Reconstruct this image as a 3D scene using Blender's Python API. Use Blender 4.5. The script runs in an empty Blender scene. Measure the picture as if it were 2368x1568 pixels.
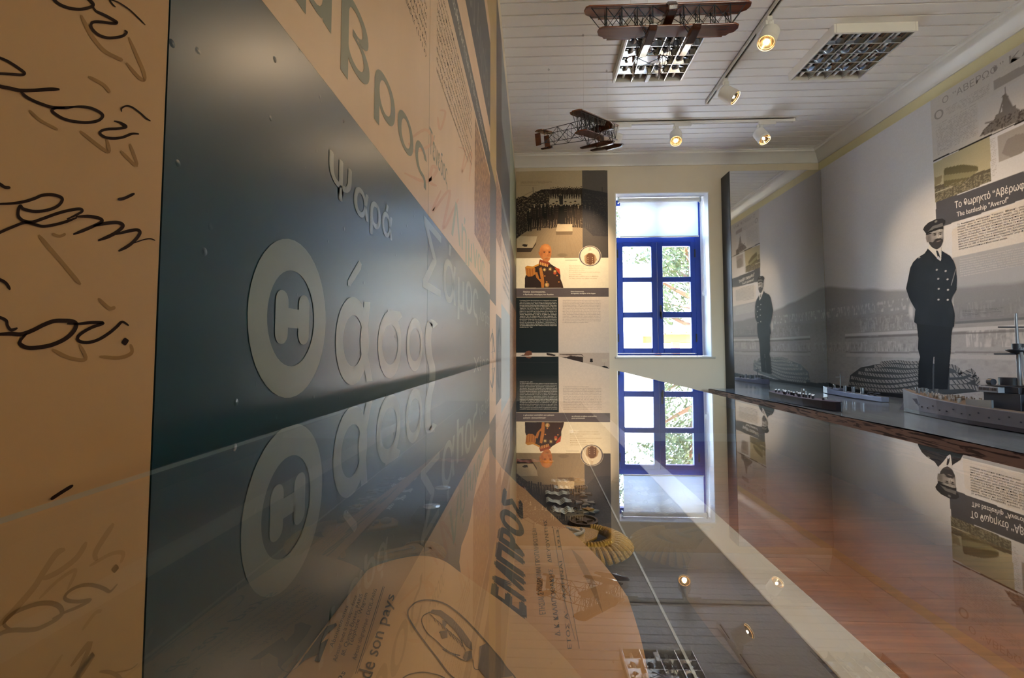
import bpy, bmesh, math, random
import numpy as np
from mathutils import Vector, Matrix

# ------------------------------------------------------------------ camera, sky, sun, exposure
SC = bpy.context.scene
COL = SC.collection
ZC = 1.05                                   # camera height above the floor
FPX, PSI, TH = 1100.0, math.atan(48 / 1100), math.radians(3.1)
CX, CY = 1184.0, 810 - 1100.0 * math.tan(math.radians(3.1))
cd = bpy.data.cameras.new('camera'); cam = bpy.data.objects.new('camera', cd); COL.objects.link(cam)
cd.sensor_fit = 'HORIZONTAL'; cd.sensor_width = 36.0; cd.lens = 36.0 * FPX / 2368
cd.shift_x = 0.0; cd.shift_y = (CY - 784) / 2368
cd.clip_start = 0.01; cd.clip_end = 200
cam.location = (0, 0, ZC); cam.rotation_euler = (math.pi / 2 + TH, 0, PSI)
SC.camera = cam

world = bpy.data.worlds.new('sky'); SC.world = world; world.use_nodes = True
wn = world.node_tree; wn.nodes.clear()
wo = wn.nodes.new('ShaderNodeOutputWorld'); wb = wn.nodes.new('ShaderNodeBackground'); ws = wn.nodes.new('ShaderNodeTexSky')
ws.sky_type = 'NISHITA'; ws.sun_disc = False; ws.sun_elevation = math.radians(42); ws.sun_rotation = math.radians(90); ws.dust_density = 2.5
wb.inputs['Strength'].default_value = 4.5
wn.links.new(ws.outputs[0], wb.inputs[0]); wn.links.new(wb.outputs[0], wo.inputs[0])
sd = bpy.data.lights.new('sun', 'SUN'); sun = bpy.data.objects.new('sun', sd); COL.objects.link(sun)
sd.energy = 32.0; sd.angle = math.radians(0.6); sd.color = (1.0, .95, .88)
sun.rotation_euler = Vector((-.75, .08, -.62)).to_track_quat('-Z', 'Y').to_euler()
VS = SC.view_settings
VS.view_transform = 'Standard'; VS.look = 'None'; VS.gamma = 1.0; VS.use_curve_mapping = False
VS.exposure = 0.75
SC.cycles.max_bounces = 10; SC.cycles.transparent_max_bounces = 16; SC.cycles.glossy_bounces = 6
SC.cycles.sample_clamp_indirect = 6.0; SC.cycles.caustics_reflective = False; SC.cycles.caustics_refractive = False
# daylight comes in through the far window and the added rear opening: sky portals
def portal(name, loc, rot, sx, sy):
    l = bpy.data.lights.new(name, 'AREA'); l.shape = 'RECTANGLE'; l.size = sx; l.size_y = sy; l.cycles.is_portal = True
    o = bpy.data.objects.new(name, l); COL.objects.link(o); o.location = loc; o.rotation_euler = rot
    return o
portal('daylight_portal', (1.54, 6.08, 1.96), (-math.pi / 2, 0, 0), 1.1, 1.95)
portal('daylight_portal', (2.1, -2.86, 1.975), (math.pi / 2, 0, 0), 2.2, 2.05)

# ------------------------------------------------------------------ photo pixel -> direction / point on a plane
_s, _c = math.sin, math.cos
_fw = np.array([-_s(PSI) * _c(TH), _c(PSI) * _c(TH), _s(TH)]); _rt = np.array([_c(PSI), _s(PSI), 0.0]); _up = np.cross(_rt, _fw)
def ray(x, y): return _fw + _rt * (x - CX) / FPX - _up * (y - CY) / FPX
def _w(d, k):
    p = d * k; return np.array([p[0], p[1], p[2] + ZC])
def atX(x, y, X): d = ray(x, y); return _w(d, X / d[0])
def atY(x, y, Y): d = ray(x, y); return _w(d, Y / d[1])
def atZ(x, y, Z): d = ray(x, y); return _w(d, (Z - ZC) / d[2])

# ------------------------------------------------------------------ materials
def lin(h):
    if isinstance(h, str):
        h = h.lstrip('#'); v = [int(h[i:i + 2], 16) / 255 for i in (0, 2, 4)]
    else: v = [c / 255 for c in h]
    return tuple(c / 12.92 if c <= .04045 else ((c + .055) / 1.055) ** 2.4 for c in v)
MATS = {}
def mat(name, col, rough=.5, var=.06, scale=14.0, bump=0.0, metal=0.0, spec=.5, coat=0.0, stretch=(1, 1, 1), bscale=None, emit=None, estr=0.0):
    if name in MATS: return MATS[name]
    m = bpy.data.materials.new(name); m.use_nodes = True; nt = m.node_tree; N, L = nt.nodes, nt.links
    b = N['Principled BSDF']; c = lin(col)
    b.inputs['Roughness'].default_value = rough; b.inputs['Metallic'].default_value = metal
    b.inputs['Specular IOR Level'].default_value = spec; b.inputs['Coat Weight'].default_value = coat; b.inputs['Coat Roughness'].default_value = .08
    tc = N.new('ShaderNodeTexCoord'); mp = N.new('ShaderNodeMapping'); mp.inputs['Scale'].default_value = stretch
    L.new(tc.outputs['Object'], mp.inputs[0])
    nz = N.new('ShaderNodeTexNoise'); nz.inputs['Scale'].default_value = scale; nz.inputs['Detail'].default_value = 5
    L.new(mp.outputs[0], nz.inputs['Vector'])
    mx = N.new('ShaderNodeMix'); mx.data_type = 'RGBA'
    mx.inputs[6].default_value = (*[max(0, x * (1 - var)) for x in c], 1); mx.inputs[7].default_value = (*[min(1, x * (1 + var)) for x in c], 1)
    L.new(nz.outputs[0], mx.inputs[0]); L.new(mx.outputs[2], b.inputs['Base Color'])
    if bump:
        n2 = N.new('ShaderNodeTexNoise'); n2.inputs['Scale'].default_value = bscale or scale * 3; n2.inputs['Detail'].default_value = 4
        L.new(mp.outputs[0], n2.inputs['Vector'])
        bp = N.new('ShaderNodeBump'); bp.inputs['Strength'].default_value = bump; bp.inputs['Distance'].default_value = .01
        L.new(n2.outputs[0], bp.inputs['Height']); L.new(bp.outputs[0], b.inputs['Normal'])
    if emit:
        b.inputs['Emission Color'].default_value = (*lin(emit), 1); b.inputs['Emission Strength'].default_value = estr
    MATS[name] = m; return m
def wood_mat(name, c1, c2, rough=.4, along='X', scale=3.0, spec=.5, coat=0.0, knots=False):
    if name in MATS: return MATS[name]
    m = bpy.data.materials.new(name); m.use_nodes = True; nt = m.node_tree; N, L = nt.nodes, nt.links
    b = N['Principled BSDF']; b.inputs['Roughness'].default_value = rough; b.inputs['Specular IOR Level'].default_value = spec; b.inputs['Coat Weight'].default_value = coat
    tc = N.new('ShaderNodeTexCoord'); oi = N.new('ShaderNodeObjectInfo'); ad = N.new('ShaderNodeVectorMath'); ad.operation = 'MULTIPLY_ADD'
    cmb = N.new('ShaderNodeCombineXYZ')
    for i in range(3): L.new(oi.outputs['Random'], cmb.inputs[i])
    ad.inputs[1].default_value = (7, 7, 7); L.new(cmb.outputs[0], ad.inputs[0]); L.new(tc.outputs['Object'], ad.inputs[2])
    mp = N.new('ShaderNodeMapping'); mp.inputs['Scale'].default_value = {'X': (1, 14, 14), 'Y': (14, 1, 14), 'Z': (14, 14, 1)}[along]
    L.new(ad.outputs[0], mp.inputs[0])
    nz = N.new('ShaderNodeTexNoise'); nz.inputs['Scale'].default_value = scale; nz.inputs['Detail'].default_value = 7; nz.inputs['Distortion'].default_value = .6
    L.new(mp.outputs[0], nz.inputs['Vector'])
    cr = N.new('ShaderNodeValToRGB'); cr.color_ramp.elements[0].position = .3; cr.color_ramp.elements[1].position = .7
    cr.color_ramp.elements[0].color = (*lin(c2), 1); cr.color_ramp.elements[1].color = (*lin(c1), 1)
    L.new(nz.outputs[0], cr.inputs[0]); src = cr.outputs[0]
    if knots:
        mp2 = N.new('ShaderNodeMapping'); mp2.inputs['Scale'].default_value = (2.2, 5, 5); L.new(ad.outputs[0], mp2.inputs[0])
        vo = N.new('ShaderNodeTexVoronoi'); vo.inputs['Scale'].default_value = 1.3; L.new(mp2.outputs[0], vo.inputs['Vector'])
        c3 = N.new('ShaderNodeValToRGB'); c3.color_ramp.elements[0].position = .03; c3.color_ramp.elements[1].position = .14
        c3.color_ramp.elements[0].color = (.25, .22, .2, 1); c3.color_ramp.elements[1].color = (1, 1, 1, 1)
        L.new(vo.outputs['Distance'], c3.inputs[0])
        mu = N.new('ShaderNodeMix'); mu.data_type = 'RGBA'; mu.blend_type = 'MULTIPLY'; mu.inputs[0].default_value = .8
        L.new(src, mu.inputs[6]); L.new(c3.outputs[0], mu.inputs[7]); src = mu.outputs[2]
    hs = N.new('ShaderNodeHueSaturation'); mr = N.new('ShaderNodeMapRange'); mr.inputs[3].default_value = .82; mr.inputs[4].default_value = 1.15
    L.new(oi.outputs['Random'], mr.inputs[0]); L.new(mr.outputs[0], hs.inputs['Value']); L.new(src, hs.inputs['Color'])
    L.new(hs.outputs[0], b.inputs['Base Color']); MATS[name] = m; return m
def glass_mat(name, tint=(1, 1, 1), boost=1.0, base=0.0):
    """thin pane: clear transmission plus mirror reflection that grows toward grazing angles (two surfaces)"""
    if name in MATS: return MATS[name]
    m = bpy.data.materials.new(name); m.use_nodes = True; nt = m.node_tree; N, L = nt.nodes, nt.links; N.clear()
    out = N.new('ShaderNodeOutputMaterial'); mx = N.new('ShaderNodeMixShader'); tr = N.new('ShaderNodeBsdfTransparent'); gl = N.new('ShaderNodeBsdfGlossy')
    gl.inputs['Roughness'].default_value = 0.0; tr.inputs[0].default_value = (*tint, 1); gl.inputs['Color'].default_value = (1, 1, 1, 1)
    ge = N.new('ShaderNodeNewGeometry'); dt = N.new('ShaderNodeVectorMath'); dt.operation = 'DOT_PRODUCT'
    L.new(ge.outputs['Normal'], dt.inputs[0]); L.new(ge.outputs['Incoming'], dt.inputs[1])
    def mth(op, a, b=None, c=None):
        n = N.new('ShaderNodeMath'); n.operation = op
        for i, v in enumerate((a, b, c)):
            if v is None: continue
            if isinstance(v, (int, float)): n.inputs[i].default_value = v
            else: L.new(v, n.inputs[i])
        return n.outputs[0]
    co = mth('ABSOLUTE', dt.outputs['Value'])
    R = mth('MULTIPLY_ADD', mth('POWER', mth('SUBTRACT', 1.0, co), 5.0), .957, .043)
    R2 = mth('DIVIDE', mth('MULTIPLY', R, 2.0), mth('ADD', R, 1.0))
    fac = mth('MINIMUM', mth('MULTIPLY_ADD', R2, boost, base), 1.0)
    # fine dust / smears on the pane
    L.new(fac, mx.inputs[0]); L.new(tr.outputs[0], mx.inputs[1]); L.new(gl.outputs[0], mx.inputs[2]); L.new(mx.outputs[0], out.inputs[0])
    MATS[name] = m; return m
def print_mat(name, rough=.45, spec=.4, bump=0.0):
    """printed sheet: ink colours stored per vertex"""
    if name in MATS: return MATS[name]
    m = bpy.data.materials.new(name); m.use_nodes = True; nt = m.node_tree; N, L = nt.nodes, nt.links
    b = N['Principled BSDF']; b.inputs['Roughness'].default_value = rough; b.inputs['Specular IOR Level'].default_value = spec
    at = N.new('ShaderNodeAttribute'); at.attribute_name = 'ink'
    tc = N.new('ShaderNodeTexCoord'); nz = N.new('ShaderNodeTexNoise'); nz.inputs['Scale'].default_value = 90; L.new(tc.outputs['Object'], nz.inputs['Vector'])
    mr = N.new('ShaderNodeMapRange'); mr.inputs[3].default_value = .93; mr.inputs[4].default_value = 1.07; L.new(nz.outputs[0], mr.inputs[0])
    vm = N.new('ShaderNodeVectorMath'); vm.operation = 'SCALE'; L.new(at.outputs['Color'], vm.inputs[0]); L.new(mr.outputs[0], vm.inputs['Scale'])
    L.new(vm.outputs[0], b.inputs['Base Color']); MATS[name] = m; return m

# ------------------------------------------------------------------ mesh building
def woff(o):
    v = Vector((0, 0, 0))
    while o is not None: v += o.location; o = o.parent
    return v
def tag(o, label=None, cat=None, group=None, kind=None):
    if label: o['label'] = label
    if cat: o['category'] = cat
    if group: o['group'] = group
    if kind: o['kind'] = kind
    return o
def thing(name, label, cat, loc=(0, 0, 0), group=None):
    o = bpy.data.objects.new(name, None); o.empty_display_size = .05; COL.objects.link(o); o.location = loc
    return tag(o, label, cat, group)
def link(name, me, parent=None):
    o = bpy.data.objects.new(name, me); COL.objects.link(o)
    if parent is not None: o.parent = parent
    return o
class MB:
    def __init__(s): s.v, s.f = [], []
    def add(s, vs, fs):
        n = len(s.v); s.v += [tuple(map(float, p)) for p in vs]; s.f += [tuple(i + n for i in f) for f in fs]; return s
    def box(s, x0, x1, y0, y1, z0, z1):
        return s.add([(x0, y0, z0), (x1, y0, z0), (x1, y1, z0), (x0, y1, z0), (x0, y0, z1), (x1, y0, z1), (x1, y1, z1), (x0, y1, z1)],
                     [(0, 3, 2, 1), (4, 5, 6, 7), (0, 1, 5, 4), (1, 2, 6, 5), (2, 3, 7, 6), (3, 0, 4, 7)])
    def obox(s, c, size, R=None):
        R = R or Matrix.Identity(3); h = [k / 2 for k in size]
        vs = [Vector(c) + R @ Vector((sx * h[0], sy * h[1], sz * h[2])) for sz in (-1, 1) for sx, sy in ((-1, -1), (1, -1), (1, 1), (-1, 1))]
        return s.add(vs, [(0, 3, 2, 1), (4, 5, 6, 7), (0, 1, 5, 4), (1, 2, 6, 5), (2, 3, 7, 6), (3, 0, 4, 7)])
    def tube(s, path, r, n=8, caps=True, sq=None):
        path = [Vector(p) for p in path]; rs = r if isinstance(r, (list, tuple)) else [r] * len(path)
        t0 = (path[1] - path[0]).normalized(); a = Vector((0, 0, 1)) if abs(t0.z) < .9 else Vector((1, 0, 0)); u = t0.cross(a).normalized()
        vs, fs = [], []
        for i, p in enumerate(path):
            t = (path[min(i + 1, len(path) - 1)] - path[max(i - 1, 0)]).normalized()
            u = (u - t * u.dot(t)); u = u.normalized() if u.length > 1e-6 else t.orthogonal().normalized()
            w = t.cross(u)
            for k in range(n):
                an = 2 * math.pi * (k + .5) / n; vs.append(p + (u * math.cos(an) + w * math.sin(an)) * rs[i])
        for i in range(len(path) - 1):
            for k in range(n): fs.append((i * n + k, i * n + (k + 1) % n, (i + 1) * n + (k + 1) % n, (i + 1) * n + k))
        if caps: fs += [tuple(range(n))[::-1], tuple((len(path) - 1) * n + k for k in range(n))]
        return s.add(vs, fs)
    def cyl(s, p0, p1, r0, r1=None, n=20, caps=True): return s.tube([p0, p1], [r0, r0 if r1 is None else r1], n, caps)
    def lathe(s, prof, c=(0, 0, 0), R=None, n=24):
        R = R or Matrix.Identity(3); vs, fs = [], []
        for r, z in prof:
            for k in range(n):
                a = 2 * math.pi * k / n; vs.append(Vector(c) + R @ Vector((r * math.cos(a), r * math.sin(a), z)))
        for i in range(len(prof) - 1):
            for k in range(n): fs.append((i * n + k, i * n + (k + 1) % n, (i + 1) * n + (k + 1) % n, (i + 1) * n + k))
        return s.add(vs, fs)
    def grid(s, fn, nu, nv):
        vs = [fn(i / nu, j / nv) for j in range(nv + 1) for i in range(nu + 1)]
        return s.add(vs, [(j * (nu + 1) + i, j * (nu + 1) + i + 1, (j + 1) * (nu + 1) + i + 1, (j + 1) * (nu + 1) + i) for j in range(nv) for i in range(nu)])
    def poly(s, pts): return s.add(pts, [tuple(range(len(pts)))])
    def prism(s, pts, vec):
        n = len(pts); pts = [Vector(p) for p in pts]; v = Vector(vec)
        return s.add(pts + [p + v for p in pts], [tuple(range(n))[::-1], tuple(range(n, 2 * n))] + [(i, (i + 1) % n, n + (i + 1) % n, n + i) for i in range(n)])
    def build(s, name, m, parent=None, smooth=False, bevel=0.0, world=True, seg=2, me=None):
        off = woff(parent) if (world and parent is not None) else Vector((0, 0, 0))
        me = bpy.data.meshes.new(name); me.from_pydata([(x - off.x, y - off.y, z - off.z) for x, y, z in s.v], [], s.f); me.update()
        bm = bmesh.new(); bm.from_mesh(me); bmesh.ops.recalc_face_normals(bm, faces=bm.faces[:]) if len(s.f) > 1 else None; bm.to_mesh(me); bm.free()
        if m: me.materials.append(m)
        o = link(name, me, parent)
        if smooth:
            for p in me.polygons: p.use_smooth = True
            me.set_sharp_from_angle(angle=math.radians(38))
        if bevel:
            b = o.modifiers.new('bevel', 'BEVEL'); b.width = bevel; b.segments = seg; b.limit_method = 'ANGLE'
        return o
def struct(o): o['kind'] = 'structure'; return o
def smoothline(pts, k=6):
    """Catmull-Rom through 2-D points"""
    P = [np.array(p, float) for p in pts]
    if len(P) < 3: return P
    out = []
    for i in range(len(P) - 1):
        p0, p1, p2, p3 = P[max(i - 1, 0)], P[i], P[i + 1], P[min(i + 2, len(P) - 1)]
        for j in range(k):
            t = j / k
            out.append(.5 * (2 * p1 + (p2 - p0) * t + (2 * p0 - 5 * p1 + 4 * p2 - p3) * t * t + (3 * p1 - p0 - 3 * p2 + p3) * t ** 3))
    out.append(P[-1]); return out
def stroke(mb, pts, w, fmap, taper=True, k=6):
    """pen stroke: a ribbon around a 2-D line, then laid on a surface by fmap"""
    L = smoothline(pts, k); n = len(L); vs = []
    for i, p in enumerate(L):
        t = L[min(i + 1, n - 1)] - L[max(i - 1, 0)]; t = t / (np.linalg.norm(t) + 1e-9); q = np.array([-t[1], t[0]])
        e = min(i, n - 1 - i) / max(1, n * .12); ww = w * (min(1, .45 + .55 * e) if taper else 1)
        vs += [p + q * ww / 2, p - q * ww / 2]
    mb.add([fmap(*v) for v in vs], [(2 * i, 2 * i + 1, 2 * i + 3, 2 * i + 2) for i in range(n - 1)])
# text ---------------------------------------------------------------
_tc = {}
def glyphs(s, bold=0.0, res=3, shear=0.0, sc_=1.0):
    """outline mesh of a line of text"""
    key = (s, res, shear)
    if key in _tc: return _tc[key]
    cu = bpy.data.curves.new('tmp', 'FONT'); cu.body = s; cu.size = 1.0; cu.resolution_u = res; cu.shear = shear; cu.fill_mode = 'FRONT'
    o = bpy.data.objects.new('tmp', cu); COL.objects.link(o)
    dg = bpy.context.evaluated_depsgraph_get(); me = bpy.data.meshes.new_from_object(o.evaluated_get(dg))
    n = len(me.vertices); a = np.zeros(n * 3); me.vertices.foreach_get('co', a); a = a.reshape(-1, 3)[:, :2].copy()
    f = [tuple(p.vertices) for p in me.polygons]
    bpy.data.objects.remove(o); bpy.data.curves.remove(cu); bpy.data.meshes.remove(me)
    _tc[key] = (a, f); return a, f
def lay(mb, a, f, bold, place):
    """lay outlines on a surface; bold repeats them with small shifts, each a hair further off the surface"""
    offs = [(0, 0)] if not bold else [(-bold, 0), (bold, 0)] + ([(0, -bold * .7), (0, bold * .7)] if bold > .015 else [])
    nrm = None
    for k, q in enumerate(offs):
        P = [Vector(p) for p in place(a + np.array(q))]
        if len(offs) > 1 and nrm is None:
            e = [Vector(p) for p in place(np.array([[0., 0.], [.3, 0.], [0., .3]]))]; nrm = (e[1] - e[0]).cross(e[2] - e[0]).normalized()
            if nrm.dot(Vector((0, 0, ZC)) - e[0]) < 0: nrm = -nrm
        if k: P = [p + nrm * (.00004 * k) for p in P]
        mb.add(P, f)
def text_quad(mb, s, quad, fmap, bold=0.0, res=3, shear=0.0, vbase=0.0, vtop=None):
    """lay a line of text in a quad given in 2-D: baseline start, baseline end, top end, top start; glyph height vtop fills the quad"""
    a, f = glyphs(s, bold, res, shear)
    if len(a) == 0: return
    x0, x1 = a[:, 0].min(), a[:, 0].max(); vt = vtop if vtop else .72
    A, B, Cc, D = [np.array(q, float) for q in quad]
    def place(a):
        u = (a[:, 0] - x0) / (x1 - x0); v = (a[:, 1] - vbase) / vt
        P = (A[None] * (1 - u)[:, None] + B[None] * u[:, None]) * (1 - v)[:, None] + (D[None] * (1 - u)[:, None] + Cc[None] * u[:, None]) * v[:, None]
        return [fmap(*p) for p in P]
    lay(mb, a, f, bold, place)
def text_at(mb, s, u, v, h, fmap, width=None, bold=0.0, res=2, shear=0.0, dx=1):
    """text starting at (u,v) in plane metres, capital height h, stretched to width; dx -1 when the reading direction is -u"""
    a, f = glyphs(s, bold, res, shear)
    if len(a) == 0: return
    x0, x1 = a[:, 0].min(), a[:, 0].max(); k = h / .72; kx = (width / (x1 - x0)) if width else k
    lay(mb, a, f, bold, lambda a: [fmap(u + dx * (p[0] - x0) * kx, v + p[1] * k) for p in a])
# colour canvas: a printed picture stored as ink colour per vertex ----
def vnoise(x, y, seed=0):
    xi, yi = np.floor(x).astype(np.int64), np.floor(y).astype(np.int64); xf, yf = x - xi, y - yi
    def h(a, b):
        n = (a * 374761393 + b * 668265263 + seed * 974711) & 0xffffffff; n = ((n ^ (n >> 13)) * 1274126177) & 0xffffffff
        return ((n ^ (n >> 16)) & 0xffff) / 65535.0
    u, v = xf * xf * (3 - 2 * xf), yf * yf * (3 - 2 * yf)
    return (h(xi, yi) * (1 - u) + h(xi + 1, yi) * u) * (1 - v) + (h(xi, yi + 1) * (1 - u) + h(xi + 1, yi + 1) * u) * v
class Canvas:
    def __init__(s, u0, u1, v0, v1, res, col):
        s.nu, s.nv = int(abs(u1 - u0) / res) + 2, int(abs(v1 - v0) / res) + 2
        s.U, s.V = np.meshgrid(np.linspace(u0, u1, s.nu), np.linspace(v0, v1, s.nv)); s.c = np.zeros(s.U.shape + (3,)) + np.array(lin(col)); s.m = np.ones(s.U.shape, bool); s.res = res
    def mix(s, a, col, mul=False):
        a = np.clip(a, 0, 1)[..., None]; col = np.array(lin(col)) if isinstance(col, (str, tuple)) else col
        s.c = s.c * (1 - a) + (s.c * col if mul else col) * a
    def inpoly(s, pts):
        ins = np.zeros(s.U.shape, bool); n = len(pts)
        for i in range(n):
            (x0, y0), (x1, y1) = pts[i], pts[(i + 1) % n]
            if y0 == y1: continue
            c = ((y0 > s.V) != (y1 > s.V)) & (s.U < (x1 - x0) * (s.V - y0) / (y1 - y0) + x0); ins ^= c
        return ins
    def poly(s, pts, col, a=1.0, mul=False): s.mix(s.inpoly(pts) * a, col, mul)
    def ell(s, u, v, ru, rv, col, a=1.0, soft=.25, mul=False):
        d = np.sqrt(((s.U - u) / ru) ** 2 + ((s.V - v) / rv) ** 2); s.mix(np.clip((1 - d) / soft + .0, 0, 1) * a, col, mul)
    def rect(s, u0, u1, v0, v1, col, a=1.0, mul=False):
        s.mix(((s.U >= min(u0, u1)) & (s.U <= max(u0, u1)) & (s.V >= min(v0, v1)) & (s.V <= max(v0, v1))) * a, col, mul)
    def line(s, p, q, w, col, a=1.0):
        p, q = np.array(p, float), np.array(q, float); d = q - p; t = np.clip(((s.U - p[0]) * d[0] + (s.V - p[1]) * d[1]) / (d @ d + 1e-12), 0, 1)
        s.mix(np.clip((w / 2 - np.hypot(s.U - p[0] - t * d[0], s.V - p[1] - t * d[1])) / s.res + .5, 0, 1) * a, col)
    def build(s, name, fmap, m, parent):
        off = woff(parent); n = s.nu * s.nv
        P = fmap(s.U.ravel(), s.V.ravel()); co = np.stack([np.broadcast_to(np.asarray(p, float), (n,)) for p in P], 1) - np.array(off)
        idx = np.arange(n).reshape(s.nv, s.nu); keep = s.m[:-1, :-1] & s.m[1:, :-1] & s.m[:-1, 1:] & s.m[1:, 1:]
        q = np.stack([idx[:-1, :-1], idx[:-1, 1:], idx[1:, 1:], idx[1:, :-1]], -1)[keep]
        used = np.unique(q); re = -np.ones(n, np.int64); re[used] = np.arange(len(used)); q = re[q]; co = co[used]; c = s.c.reshape(-1, 3)[used]
        me = bpy.data.meshes.new(name); me.vertices.add(len(co)); me.vertices.foreach_set('co', co.ravel())
        nq = len(q); me.loops.add(nq * 4); me.loops.foreach_set('vertex_index', q.ravel().astype(np.int32)); me.polygons.add(nq)
        me.polygons.foreach_set('loop_start', np.arange(0, nq * 4, 4, dtype=np.int32)); me.update(calc_edges=True)
        at = me.color_attributes.new('ink', 'FLOAT_COLOR', 'POINT'); at.data.foreach_set('color', np.concatenate([np.clip(c, 0, 1), np.ones((len(c), 1))], 1).ravel())
        me.materials.append(m); return link(name, me, parent)
random.seed(7); rng = np.random.default_rng(5)
# ================================================================== THE ROOM
XL, XR, YF, YB, ZT = -.215, 3.37, 5.65, -2.6, 3.39
XP = -.2                                            # face of the printed panels on the left wall
wallm = mat('wall_paint', '#e4d8c2', .7, .03, 6, .05); wally = mat('wall_paint_cream', '#ece4b8', .7, .03, 6, .05)
whitem = mat('white_gloss_paint', '#eeeeec', .35, .03, 5, .02)
plankm = mat('ceiling_board_paint', '#f7f6f5', .34, .03, 4, .03, stretch=(1, 6, 6))
floor = struct(MB().box(XL - .3, XR + .3, YB - .3, YF + .4, -.1, -.012).build('floor', mat('floor_screed', '#4a3526', .8)))
fb = wood_mat('laminate_floor', '#a9663a', '#7c4526', .32, 'X', 2.6, .5, 0, True)
bw, bl = .19, 1.2
fme = MB().box(0, bl - .002, 0, bw - .002, -.012, 0).build('floorboard', fb, floor, bevel=.001, seg=1); me0 = fme.data
first = True; r = 0; y = YB
while y < YF - .01:
    x = XL - [0, .45, .8, .2][r % 4]
    while x < XR:
        if y > -.6 or True:
            o = fme if first else link('floorboard', me0, floor); first = False
            o.location = (x, y, 0)
            if y + bw > YF: o.scale = (1, (YF - y) / bw, 1)
        x += bl
    y += bw; r += 1
# ceiling of tongue-and-groove boards across the room
ceil = struct(MB().box(XL - .3, XR + .3, YB - .3, YF + .4, ZT + .012, ZT + .12).build('ceiling', mat('ceiling_void', '#6b645c', .9)))
pw = .1185
cme = MB(); xs0, xs1 = XL - .01, XR + .01
cme.add([(xs0, 0, .014), (xs1, 0, .014), (xs0, .0045, .0135), (xs1, .0045, .0135), (xs0, .0085, 0), (xs1, .0085, 0), (xs0, pw - .0065, 0), (xs1, pw - .0065, 0), (xs0, pw - .0045, .0135), (xs1, pw - .0045, .0135)],
        [(0, 1, 3, 2)[::-1], (2, 3, 5, 4)[::-1], (4, 5, 7, 6)[::-1], (6, 7, 9, 8)[::-1]])
c0 = cme.build('ceiling_plank', plankm, ceil); y = YB; first = True
while y < YF:
    o = c0 if first else link('ceiling_plank', c0.data, ceil); first = False; o.location = (0, y, ZT); y += pw
# walls
WX0, WX1, WZ0, WZ1 = .985, 2.09, ZC - .076, ZC + 1.88      # opening of the far window
def holed(mb, u0, u1, z0, z1, hu0, hu1, hz0, hz1, f):
    for a, b, c, d in ((u0, hu0, z0, z1), (hu1, u1, z0, z1), (hu0, hu1, z0, hz0), (hu0, hu1, hz1, z1)): f(a, b, c, d)
mb = MB(); holed(mb, XL - .3, XR + .3, -.1, ZT + .1, WX0, WX1, WZ0, WZ1, lambda a, b, c, d: mb.box(a, b, YF, YF + .45, c, d))
wall_back = struct(mb.build('wall_back', wallm))
wall_right = struct(MB().box(XR, XR + .3, YB - .3, YF, -.1, ZT + .1).build('wall_right', wally))
struct(MB().box(XL - .3, XL, YB - .3, YF, -.1, ZT + .1).build('wall_left', wallm))
mb = MB(); holed(mb, XL, XR, -.1, ZT + .1, 1.0, 3.2, .95, 3.0, lambda a, b, c, d: mb.box(a, b, YB - .3, YB, c, d))
struct(mb.build('wall_front', wallm))
# unseen partition added behind the camera to shade the left wall
struct(MB().box(XL + .001, 1.05, -.72, -.6, 0, 2.7).build('wall_added_shade', wallm))
# reveal lining of the far window: painted white
mb = MB(); t = .012
mb.box(WX0, WX0 + t, YF - .002, YF + .45, WZ0, WZ1).box(WX1 - t, WX1, YF - .002, YF + .45, WZ0, WZ1).box(WX0 + t, WX1 - t, YF - .002, YF + .45, WZ1 - t, WZ1)
struct(mb.build('trim_1', whitem))
# cornice: cove profile, along the far wall and the right wall
prof = [(0, -.135), (.012, -.135), (.014, -.118), (.03, -.1), (.055, -.06), (.085, -.035), (.1, -.03), (.105, -.012), (.12, -.01), (.12, 0), (0, 0)]
def cornice(name, a, b, nrm):
    a, b, n = Vector(a), Vector(b), Vector(nrm); mb = MB()
    A = [a + n * d + Vector((0, 0, z)) for d, z in prof]; B = [b + n * d + Vector((0, 0, z)) for d, z in prof]; k = len(prof)
    mb.add(A + B, [(i, (i + 1) % k, k + (i + 1) % k, k + i) for i in range(k)] + [tuple(range(k)), tuple(range(k, 2 * k))[::-1]])
    return struct(mb.build(name, whitem, smooth=True))
cornice('trim_2', (XL, YF, ZT), (XR - .0, YF, ZT), (0, -1, 0))
cornice('trim_3', (XR, YB, ZT), (XR, YF, ZT), (-1, 0, 0))
mb = MB(); mb.box(XR - .015, XR, YB, YF - .015, 0, .09); struct(mb.build('baseboard_right', whitem, bevel=.004))
mb = MB(); mb.box(XL, XR - .016, YF - .015, YF, 0, .09); struct(mb.build('baseboard_back', whitem, bevel=.004))

# ------------------------------------------------------------------ far window, blue timber
blue = mat('blue_window_paint', '#002b86', .4, .06, 20, .03, spec=.25)
paneg = glass_mat('window_glass', (.98, 1, .99), .8)
blk = mat('black_iron', '#121212', .45, .1)
win = struct(bpy.data.objects.new('window_1', None)); COL.objects.link(win); win.location = (1.53, 5.9, WZ0)
z = lambda a: ZC + a
mb = MB(); y0, y1 = 5.9, 5.975
mb.box(.99, 1.045, y0, y1, z(-.066), z(1.87)).box(2.0, 2.068, y0, y1, z(-.066), z(1.87)).box(1.045, 2.0, y0, y1, z(1.335), z(1.4)).box(1.045, 2.0, y0, y1, z(1.80), z(1.87)).box(1.045, 2.0, y0, y1, z(-.066), z(-.04)).box(1.47, 1.56, y0, y1, z(1.4), z(1.8))
mb.build('window_frame', blue, win, bevel=.004)
rows = [(.026, .399), (.468, .838), (.901, 1.281)]
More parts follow.
